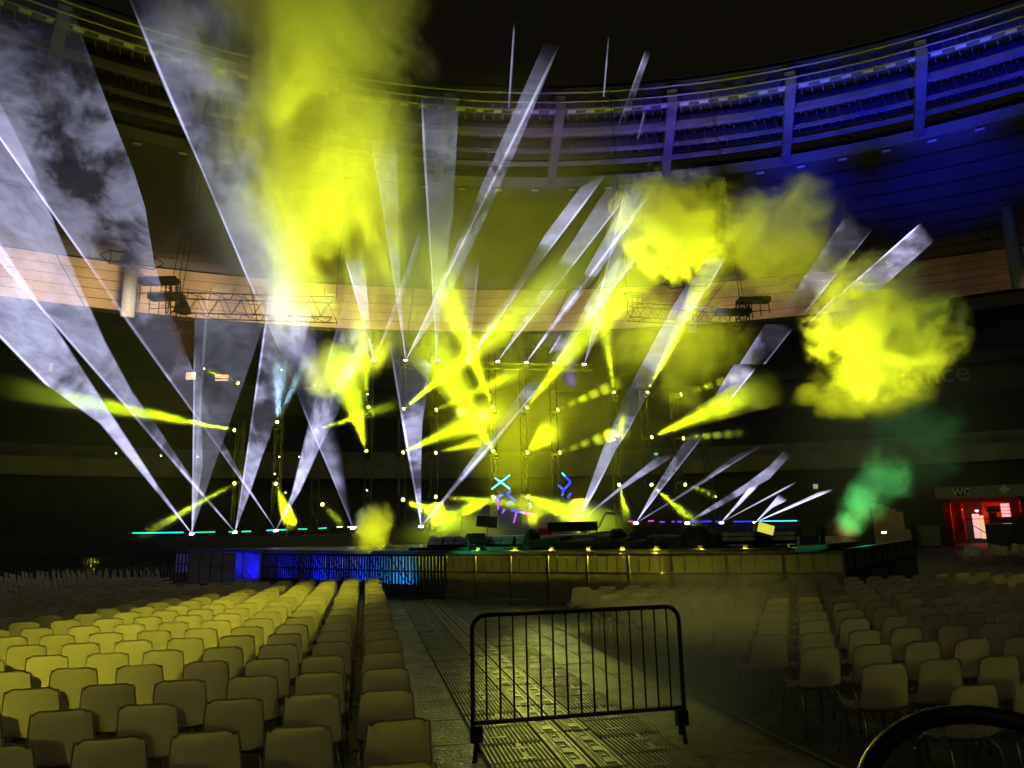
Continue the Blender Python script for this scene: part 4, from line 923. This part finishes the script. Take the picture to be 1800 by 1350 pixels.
# ================================================================= HANGING TRUSSES before the pale band
TB = mat('black_truss_paint', (.01, .01, .01), .6)
def hang(name, a, c, wd, r, lab, cat, seg):
    a, c = V(a), V(c); m_ = (a+c)/2; e = empty(name, m_, lab, cat); MB().truss(a-m_, c-m_, wd, r, seg).build('truss', TB, e)
    for q in (a, c):
        up_ = V((q.x*1.05, q.y*1.12, 44.4)); MB().rod(q-m_+V((0, 0, wd/2)), up_-m_, .035, 4).build('hoist_cable', TB, e)
    return e, m_
HY = 60
e, m_ = hang('truss_bridge', PY(318, 537, HY), PY(590, 545, HY), 1.75, .06, 'long black lattice truss hanging at the left before the pale band', 'truss', 14)
bb = MB()
for i in range(7):
    p = PY(330+40*i, 519+i*.6, HY)-m_; bb.rod(p, p+V((0, 0, .7)), .03, 4)
bb.build('pegs', TB, e)
e, m_ = hang('truss_bridge', PY(1105, 548, HY), PY(1305, 561, HY), 1.25, .055, 'long black lattice truss hanging at the right before the pale band', 'truss', 13)
for (x0, x1, y0, y1, y2, lab) in ((295, 314, 492, 560, 0, 'left'), (1296, 1315, 527, 566, 0, 'right')):
    a, c = PY((x0+x1)/2, y0, HY-.5), PY((x0+x1)/2, y1, HY-.5); hang('lattice_tower', c, a, .85, .06, f'short upright black lattice frame at the outer end of the {lab} hanging truss', 'truss', 5)
def pod(px0, px1, py, h, lab):
    a, c = PY(px0, py, HY-1), PY(px1, py, HY-1); m_ = (a+c)/2; e = empty('equipment_pod', m_, lab, 'pod', 'black pods on the hanging trusses'); w_ = c.x-a.x
    MB().box((0, 0, 0), (w_, 1.0, h)).build('body', TB, e); b = MB()
    for i in range(4): b.rod((-w_/2+.2+i*(w_-.4)/3, -.4, -h/2), (-w_/2+.2+i*(w_-.4)/3, -.4, -h/2-1.7+.2*i), .04, 4)
    b.rod((-w_/2+.2, -.4, -h/2-.9), (w_/2-.2, -.4, -h/2-.8), .035, 4)
    for i in range(3): b.box((w_/2-.2-.5*i, 0, h/2+.08), (.12, .3, .16))
    b.build('drop_rods', TB, e)
pod(248, 311, 494, .5, 'upper flat black pod beside the grey column at the left'); pod(264, 322, 522, .45, 'lower flat black pod beside the grey column at the left')
pod(1298, 1352, 528, .38, 'upper flat black pod at the right hanging truss'); pod(1258, 1318, 549, .4, 'lower flat black pod at the right hanging truss'); pod(1096, 1132, 519, .2, 'small black pod at the inner end of the right hanging truss')
bb = MB(); p = PY(322, 535, HY-1)
o = tarp_ = None
e = empty('folded_cover', p, 'dark pyramid shaped bundle hanging at the inner side of the left frame', 'bundle'); b = MB(); b.lathe([(.75, -.7), (.65, -.4), (.4, .1), (.15, .5), (.02, .62)], 7); b.build('cloth', BLACKCLOTH, e)

# ================================================================= RED TENT, WALLS AND CASES AT THE RIGHT
RED = mat('red_canvas', (.55, .02, .02), .75, bump=.3, bscale=6, var=.3); WHITEP = mat('white_board', (.5, .5, .48), .6, var=.2)
BYY = 67.0
def at(px, py, Y=BYY): return PY(px, py, Y)
o0 = at(1738, 957); o0.z = 0
e = empty('red_tent', o0, 'red tent entrance glowing inside under the WC sign board', 'tent', None, math.radians(-32))
sc_ = 1/20.5  # metres per pixel at that distance
def bx(px, py): return ((px-1738)*sc_*1.12, (957-py)*sc_*.98)
def rect(name, px0, py0, px1, py1, dy, m, th=.06, parent=e):
    x0, z0 = bx(px0, py1); x1, z1 = bx(px1, py0); return MB().box(((x0+x1)/2, dy, (z0+z1)/2+.02), (x1-x0, th, z1-z0)).build(name, m, parent)
rect('sign_board', 1672, 852, 1806, 873, -.5, mat('grey_sign_board', (.16, .16, .15), .7, var=.2), .2)
rect('sign_panel', 1701, 856, 1720, 869, -.63, BLACK, .04)
def booth_text(body, px, py, size, m):
    cu = bpy.data.curves.new('t', 'FONT'); cu.body = body; cu.size = size; cu.extrude = .01; cu.align_x = 'CENTER'; cu.align_y = 'CENTER'
    t = bpy.data.objects.new('t', cu); COL.objects.link(t); me = bpy.data.meshes.new_from_object(t); bpy.data.objects.remove(t); me.materials.clear(); me.materials.append(m)
    x, z = bx(px, py); l = link('lettering', me, e, (x, -.66, z)); l.rotation_euler = (R(90), 0, 0)
booth_text('WC', 1710.5, 862, .82, mat('pale_letters', (.62, .62, .6), .5))
x, z = bx(1770, 859); MB().box((x, -.63, z), (.75, .03, .24)).add([], []); cb = MB(); cb.box((x, -.63, z), (.74, .03, .25)); cb.box((x, -.63, z+.245), (.25, .03, .24)); cb.box((x, -.63, z-.245), (.25, .03, .24)); cb.build('cross_emblem', mat('pale_cross_paint', (.42, .42, .4), .6), e)
rect('valance', 1691, 873, 1786, 882, -.1, RED, .1)
def drape(px0, px1, py0, py1, dy, ph):
    x0, z0 = bx(px0, py1); x1, z1 = bx(px1, py0); b = MB(); n_ = 16; vs = []
    for i in range(n_+1):
        xx = x0+(x1-x0)*i/n_; yy = dy+.07*math.sin(i*1.7+ph)
        vs += [(xx, yy, z0+.02), (xx, yy*.6, z1), (xx, yy*.6+.03, z1), (xx, yy+.03, z0+.02)]
    b.add(vs, [(i*4+k, i*4+(k+1) % 4, i*4+4+(k+1) % 4, i*4+4+k) for i in range(n_) for k in range(4)] + [(0, 3, 2, 1), (n_*4, n_*4+1, n_*4+2, n_*4+3)], True); b.build('curtain', RED, e)
drape(1696, 1707, 880, 934, 0, 0); drape(1774, 1786, 880, 935, 0, 2); drape(1680, 1688, 880, 933, .2, 1)
rect('back_wall', 1690, 880, 1790, 951, 2.2, RED, .08)
rect('canopy', 1690, 878, 1790, 880, 1.05, RED, 2.2); rect('side_wall', 1789, 880, 1790, 951, 1.05, RED, 2.2); rect('side_wall', 1690, 880, 1691, 951, 1.05, RED, 2.2); rect('side_wall', 1708, 880, 1709, 951, 1.0, RED, 1.5)  # canopy and side walls added to keep the red lamp light inside
rect('door', 1720, 903, 1730, 948, 1.2, mat('lit_white_door', (.8, .8, .8), .5, emit=.55, ecol=(1, .86, .8))); rect('door', 1730.5, 906, 1740, 949, 1.25, mat('lit_warm_door', (.8, .6, .35), .5, emit=.8, ecol=(1, .66, .28)))
rect('window', 1762, 885, 1774, 922, 1.3, mat('lit_pale_window', (.8, .8, .8), .5, emit=.5, ecol=(1, .95, .9)))
for zz in (891, 897, 903): rect('window_bar', 1761, zz, 1775, zz+1, 1.2, BLACK, .04)
rect('post', 1736, 880, 1745, 950, 1.0, mat('brown_post', (.18, .07, .02), .6), .2)
bb = MB(); x0, z0 = bx(1705, 912); x1, z1 = bx(1743, 912); bb.rod((x0, .1, z0), (x1, .1, z1), .035, 4); x1, z1 = bx(1742, 942); bb.rod((x0, .1, z0), (x1, .1, z1), .035, 4)
for px in (1707, 1741): a_, b_ = bx(px, 951), bx(px, 884); bb.rod((a_[0], .1, 0.02), (b_[0], .1, b_[1]), .03, 4)
bb.build('frame', DARKSTEEL, e)
REDL = mat('lit_red_lamp', (1, .3, .3), .3, emit=9, ecol=(1, .12, .14))
for i, (px, py) in enumerate(((1705, 895), (1728, 897), (1754, 896))):
    x, z = bx(px, py); M = Matrix.Translation((x, .6, z)); MB().lathe([(.001, -.12), (.12, -.05), (.16, .08)], 10, M).build('red_lamp', REDL, e)
    l = bpy.data.lights.new('red_light', 'POINT'); l.energy = 60; l.color = (1, .04, .05); l.shadow_soft_size = .15; o = bpy.data.objects.new('red_light', l); COL.objects.link(o); o.location = e.matrix_basis @ V((x, .42, z-.25)) if False else V(o0)+Matrix.Rotation(R(-32), 3, 'Z') @ V((x, .35, z-.3))
o1 = V(o0)+Matrix.Rotation(R(-32), 3, 'Z') @ V((bx(1757, 950)[0], -2.2, 0))
e2 = empty('case_stack', o1, 'black silhouette of stacked cases and gear in front of the red tent', 'cases', None, R(-32))
for nm, c_, s_ in (('case', (0, 0, .85), (2.2, 1, 1.7)), ('case', (.6, .1, 2.0), (1.5, .8, .55)), ('case', (-.45, 0, 2.2), (.6, .6, .95)), ('case', (-.35, 0, 2.95), (.95, .5, .5))): MB().box(c_, s_).build(nm, BLACK, e2)
o1 = V(o0)+Matrix.Rotation(R(-32), 3, 'Z') @ V((bx(1792, 950)[0], -2.6, 0)); b = MB(); b.add([V((x, y, z)) for y in (-.6, .6) for x, z in ((-1.6, .01), (2.5, .01), (2.5, 5.2), (1.0, 5.2))], [(0, 1, 2, 3), (7, 6, 5, 4), (0, 4, 5, 1), (1, 5, 6, 2), (2, 6, 7, 3), (3, 7, 4, 0)])
o = b.build('gear_cover', BLACKCLOTH); o.location = o1; o.rotation_euler[2] = R(-32); tag(o, 'tall sloping black cover at the right edge beside the red tent', 'cover')
# timber screen with vertical planks, and road cases left of the tent
p = at(1567, 943, 58); p.z = 0; e = empty('plank_screen', p, 'pale upright plank screen with curved top beside the green smoke', 'screen', None, R(-20)); PLK = mat('pale_plywood', (.36, .25, .17), .65, var=.25, vscale=1.5)
hts = [3.2, 3.1, 2.95, 2.75, 2.5]; x = -1.15
for i, h_ in enumerate(hts): MB().box((x+.21, .02*(i % 2), h_/2+.3), (.415, .06, h_)).build('plank', PLK, e); x += .43
MB().box((1.15, .1, .9), (.42, .06, 1.15)).build('plank', PLK, e)
e = empty('work_lamp', at(1553, 936, 57), 'tiny bright white work lamp at the foot of the plank screen', 'lamp'); MB().box((0, 0, 0), (.3, .2, .16)).build('housing', DARKSTEEL, e); MB().box((-.02, -.12, 0), (.34, .03, .14)).build('lens', mat('white_lens', (1, 1, 1), .4, emit=5, ecol=(.9, .95, 1)), e)
for px, w_, h_, lab, m in ((1600, 1.1, 1.5, 'black road case nearest the plank screen', BLACK), (1634, 1.5, 1.6, 'dull grey road case with pale lid among the black ones', SHEETD), (1660, 1.3, 1.3, 'black road case nearest the red tent', BLACK)):
    p = at(px, 950, 60); p.z = 0; e = empty('road_case', p, lab, 'case', 'road cases by the stand', R(-25)); MB().box((0, 0, h_/2+.12), (w_, .8, h_)).build('body', m, e); b = MB(); [b.lathe([(.06, 0), (.07, .06), (.06, .12)], 8, Matrix.Translation((sx*w_*.4, sy*.3, 0))) for sx in (-1, 1) for sy in (-1, 1)]; b.build('casters', RUBBER, e)
    f_ = MB(); [f_.box((0, s_*.40, z_), (w_+.02, .03, .05)) for s_ in (-1, 1) for z_ in (.15, h_+.1)]; f_.build('edging', DARKSTEEL, e)
e = empty('wall_strip_light', PY(1795, 772, 72), 'thin dim bluish strip light high on the right stand', 'strip light'); MB().box((0, 0, 0), (1.4, .2, .18)).build('diffuser', mat('dim_blue_tube', (.3, .3, .6), .4, emit=.35, ecol=(.4, .45, .9)), e); MB().box((0, .14, 0), (1.5, .1, .26)).build('housing', BLACK, e)

# ================================================================= SMOKE
import bmesh
bm = bmesh.new(); bmesh.ops.create_icosphere(bm, subdivisions=3, radius=1.03); ICO = bpy.data.meshes.new('smoke_body'); bm.to_mesh(ICO); bm.free()
def cloud(name, px, py, Y, rpx, rpz, depth, lab, m, rot=0):
    c = PY(px, py, Y); s = (c-V((0, 0, EYE))).dot(F_)/FPX; me = ICO.copy(); me.materials.append(m)
    o = bpy.data.objects.new(name, me); COL.objects.link(o); o.location = c; o.scale = (rpx*s, depth, rpz*s); o.rotation_euler = (0, rot, 0)
    tag(o, lab, 'smoke', None, 'stuff'); return c
def flood(src, tgt, half, E_at, color=YEL, blend=.9, r=.3):
    src, tgt = V(src), V(tgt); return lamp(src, tgt, half, E_at*4*math.pi*(tgt-src).length_squared, color, blend, r)
# tall bright column of smoke
SM = smoke_material
c1 = cloud('smoke', 545, 335, 35, 275, 400, 5, 'tall bright yellow column of smoke rising at the left of the stage', SM('smoke_column', .28, 'blob', .24, 3.2, 2.2, 8, 1, .6, dist=.6, step=.5))
c2 = cloud('smoke', 520, 40, 33, 290, 300, 5, 'billowing yellow smoke at the top left of the picture', SM('smoke_top', .26, 'blob', .24, 3.2, 2.2, 8, 4, .7, dist=.6, step=.5))
c3 = cloud('smoke', 720, 490, 40, 160, 220, 4, 'yellow smoke drifting behind the upper lasers', SM('smoke_mid', .14, 'blob', .28, 1.7, 1.8, 6, 6, .8, step=.5))
# broad olive haze behind everything
HZ = SM('olive_haze', .030, 'blob', .10, .45, 1.5, 4, 2, .8, step=1.6)
c4 = cloud('haze', 890, 450, 50, 350, 400, 8, 'broad dull olive haze over the middle of the stage', HZ)
c5 = cloud('haze', 990, 790, 50, 440, 190, 6, 'low olive haze behind the stage lights', SM('low_haze', .03, 'blob', .14, .5, 1.5, 4, 9, 1, step=1.5))
c15 = cloud('haze', 230, 560, 48, 420, 560, 8, 'very thin dim haze over the dark left stand', SM('thin_haze', .012, 'blob', .08, .3, 1.5, 3, 3, 1, step=1.0))
c16 = cloud('haze', 1560, 740, 44, 260, 230, 7, 'thin grey green mist over the dark right stand', SM('right_mist', .016, 'blob', .12, .5, 1.6, 4, 7, 1, step=1.5))
c18 = cloud('haze', 930, 720, 43, 400, 190, 2.2, 'thin yellow green haze before the lighting towers', SM('tower_haze', .012, 'blob', .25, .9, 1.6, 5, 4, .8, step=1.2))
c6 = cloud('smoke', 1180, 392, 41, 132, 122, 3.2, 'dense bright yellow puff of smoke right of the centre', SM('smoke_puff', .8, 'blob', .8, 3.4, 2.8, 9, 3, 1, dist=.35, step=.3))
c7 = cloud('smoke', 1365, 420, 42, 160, 135, 3.4, 'fainter yellow smoke hanging right of the bright puff', SM('smoke_faint', .16, 'blob', .36, 3.0, 2.2, 8, 7, 1, dist=.7, step=.35))
c8 = cloud('smoke', 1552, 572, 36, 150, 158, 3.4, 'dense bright yellow cloud at the right over the dark stand', SM('smoke_right', .8, 'blob', .75, 3.4, 2.8, 9, 5, 1, dist=.35, step=.3))
c17 = cloud('smoke', 1530, 690, 37, 150, 60, 2.5, 'thin yellow wisps trailing below the bright right cloud', SM('smoke_wisps', .12, 'blob', .7, 3.0, 2.2, 8, 8, 1.4, dist=.6, step=.4))
c9 = cloud('smoke', 1180, 600, 44, 165, 150, 3, 'yellow smoke behind the narrow climbing beam', SM('smoke_behind', .15, 'blob', .35, 1.9, 1.9, 6, 8, .9, step=.5))
c10 = cloud('smoke', 580, 648, 41, 66, 62, 1.8, 'small round yellow puff above the fourth tower', SM('smoke_small', .7, 'blob', .7, 1.2, 2.2, 6, 3, 1, step=.4))
c14 = cloud('haze', 900, 925, 37, 235, 62, 3.5, 'bright yellow ground haze on the stage around the ramp', SM('stage_haze', .10, 'blob', .3, .6, 2.2, 4, 3, 1, step=.8))
# yellow plume and green plume from the machines on the stage
PL = SM('plume_smoke', 1.6, 'blob', 1.5, 2.0, 2.4, 7, 2, .8, dist=.8, step=.3)
pls = [cloud('smoke', 656, 930, 29.5, 42, 58, .9, 'upright yellow smoke plume rising behind the barricade near the aisle', PL, .25), cloud('smoke', 682, 968, 27.6, 22, 18, .5, 'hot foot of the yellow smoke plume at the barricade', PL)]
GP = SM('green_plume_smoke', .4, 'blob', 1.0, 2.4, 2.2, 7, 5, .9, dist=.8, step=.3)
GD = SM('green_drift', .13, 'blob', .7, 2.6, 2.0, 7, 6, .9, step=.4)
gp = [cloud('smoke', 1486, 930, 27.6, 34, 42, .9, 'green smoke plume low at the right end of the stage', GP, .6), cloud('smoke', 1518, 884, 28.4, 48, 56, 1.2, 'middle billow of the green smoke plume', GP, .6), cloud('smoke', 1556, 838, 29.2, 62, 62, 1.5, 'upper billow of the green smoke plume', GP, .6),
    cloud('smoke', 1610, 770, 31, 100, 105, 2.4, 'thin upper drift of the green smoke plume', GD, .6)]
# foreground drift over the right end of the barrier
c12 = cloud('haze', 1250, 1150, 8.3, 260, 230, 1.5, 'thin olive smoke drifting over the right end of the crowd barrier', SM('near_drift', .8, 'blob', .5, 1.1, 1.6, 4, 3, .7, step=.8))
# lamps without fixtures, added around the stage to light the smoke
fy = V((-7.5, 39.5, 2.3)); fz = V((3.0, 39.3, 2.4)); fr_ = V((9.5, 38, 2.3))
flood(fy, c1, R(20), 10); flood(fy+V((1, -3, 0)), c2, R(16), 9.5); flood(V((-4, 39.4, 2.3)), c3, R(22), 9)
flood(V((0, 41.5, 2.3)), c4, R(42), 9); flood(V((-2, 44, 2.4)), c5, R(50), 2.8); flood(V((-12, 42, 2.3)), c15, R(45), 1.2); flood(V((1, 38.2, 2.3)), c18, R(60), 1.8); flood(V((12, 41, 2.3)), c16, R(45), 1.4, (.75, .9, .3)); flood(fz, c6, R(17), 22); flood(V((6, 38.6, 2.3)), c7, R(19), 9); flood(fr_, c8, R(24), 24)
flood(V((4, 40.5, 2.3)), c9, R(26), 12); flood(V((-6, 39.2, 2.3)), c10, R(17), 18)
flood(V((-5.2, 27.2, 1.6)), pls[0], R(50), 16, r=.1); flood(V((11.5, 26.6, 1.55)), gp[1], R(34), 3.6, GRN, r=.1); flood(V((11.2, 26.2, 1.6)), gp[3], R(26), 5.5, GRN)
flood(V((12.6, 27.9, 1.6)), V((11.2, 27.3, 1.9)), R(40), 1.6, (1, .25, .05), r=.1)
# beam over the left seats, a second one along the aisle, and an added lamp without fixture on the near drift
flood(V((-1.2, 45.6, 9.5)), V((-5.0, 12.6, .55)), R(4.4), 8, (.9, .92, .05), r=.1, blend=1.0); flood(V((-3.0, 45.6, 9.5)), V((-4.4, 6.5, .6)), R(5.5), .7, (.9, .9, .2), r=.1, blend=1.0)
flood(V((-3.4, 45.6, 9.5)), V((.6, 9.2, 0)), R(2.0), .3, r=.12, blend=.95)
flood(V((.5, 45.6, 9.5)), c12, R(6), .45, (.85, .9, .16), r=.12, blend=1); flood(V((-2, 45.6, 9.5)), V((11.2, 15.0, .6)), R(2.4), .5, r=.12, blend=.9)

for px, e_ in ((835, 2.0), (900, 3.2), (965, 3.8), (1030, 4.4), (1090, 4.6), (1150, 5.0), (1230, 1.0), (1310, .9), (1400, .8)):  # added fill lamps that brighten the barricade panels from behind
    p_, a_ = stagept(px, .22); nv_ = V((math.sin(a_), -math.cos(a_), 0)); e = empty('fill_lamp', p_, 'small added fill lamp on the stage rim behind the front barricade', 'stage light', 'added fill lamps along the stage rim', a_); fl_n = (835, 900, 965, 1030, 1090, 1150, 1230, 1310, 1400).index(px)+1; e['label'] = f'small dim added fill lamp on the stage rim behind the barricade, {ORD[fl_n]} from the left'
    MB().box((0, .06, .05), (.16, .14, .1)).build('housing', BLACK, e); MB().box((0, -.015, .05), (.12, .012, .07)).build('lens', mat('fill_lamp_lens', (.8, .75, .2), .4, emit=.12, ecol=(1, .85, .1)), e)
    flood(p_+nv_*.08+V((0, 0, .05)), p_+nv_*1.3+V((0, 0, -.5)), R(62), e_*5, (.92, .86, .05), .8, .012)
# blue and cyan under the stage, green on the flood row
for x, y, tx, ty, e_, col in ((-13, 35.6, -12.4, 37.0, 6, (.0, .0, 1)), (-10.6, 32.2, -9.6, 33.4, 9, (.0, .0, 1)), (-8.2, 29.4, -7.2, 30.6, 9, (.0, .01, 1)), (-6.2, 27.4, -5.4, 28.4, 7, (.0, .06, 1)), (-4.6, 25.7, -3.9, 26.6, 9, (.0, .35, 1)), (-14.8, 36.4, -15, 38, 3, (.0, .0, 1))):
    flood(V((x, y, .12)), V((tx, ty, .9)), R(62), e_, col, .6, .05)
flood(V((-3.0, 23.9, 1.75)), V((-1.2, 24.4, 1.6)), R(40), 3.2, (.02, .9, .3), r=.05); flood(V((11.2, 24.2, 1.9)), V((9.2, 22.2, 1.7)), R(30), .8, (.05, .9, .35), r=.05)
# warm light on the pale band, blue and violet light on the roof
for k in range(28):
    azd = -49+3.6*k; az = R(azd); q_ = 1.0 if azd < -18 else (max(.42, 1-.04*(azd+18)) if azd < 14 else max(.06, .42-.036*(azd-14)))
    flood(ring(103, az, 26.5), ring(116, az, 36.2), R(24), 2.9*q_, (1, .76, .47) if azd < 20 else (1, .58, .26), .9, .5)
for azd, e_, col in ((-30, .10, (1, .35, .15)), (-2, 1.1, (.36, .06, 1)), (9, 2.2, (.10, .015, 1)), (19, 3.4, (.006, .006, 1)), (29, 3.6, (.006, .008, 1)), (39, 3.6, (.004, .012, 1))):
    az = R(azd); flood(ring(54, az, 12), ring(RI+8, az, 44), R(14), e_*2.5, col, .9, .4)
    if azd > 15: flood(ring(60, az, 12), ring(97, az, 43), R(13), 2.6, col, 1.0, .4)
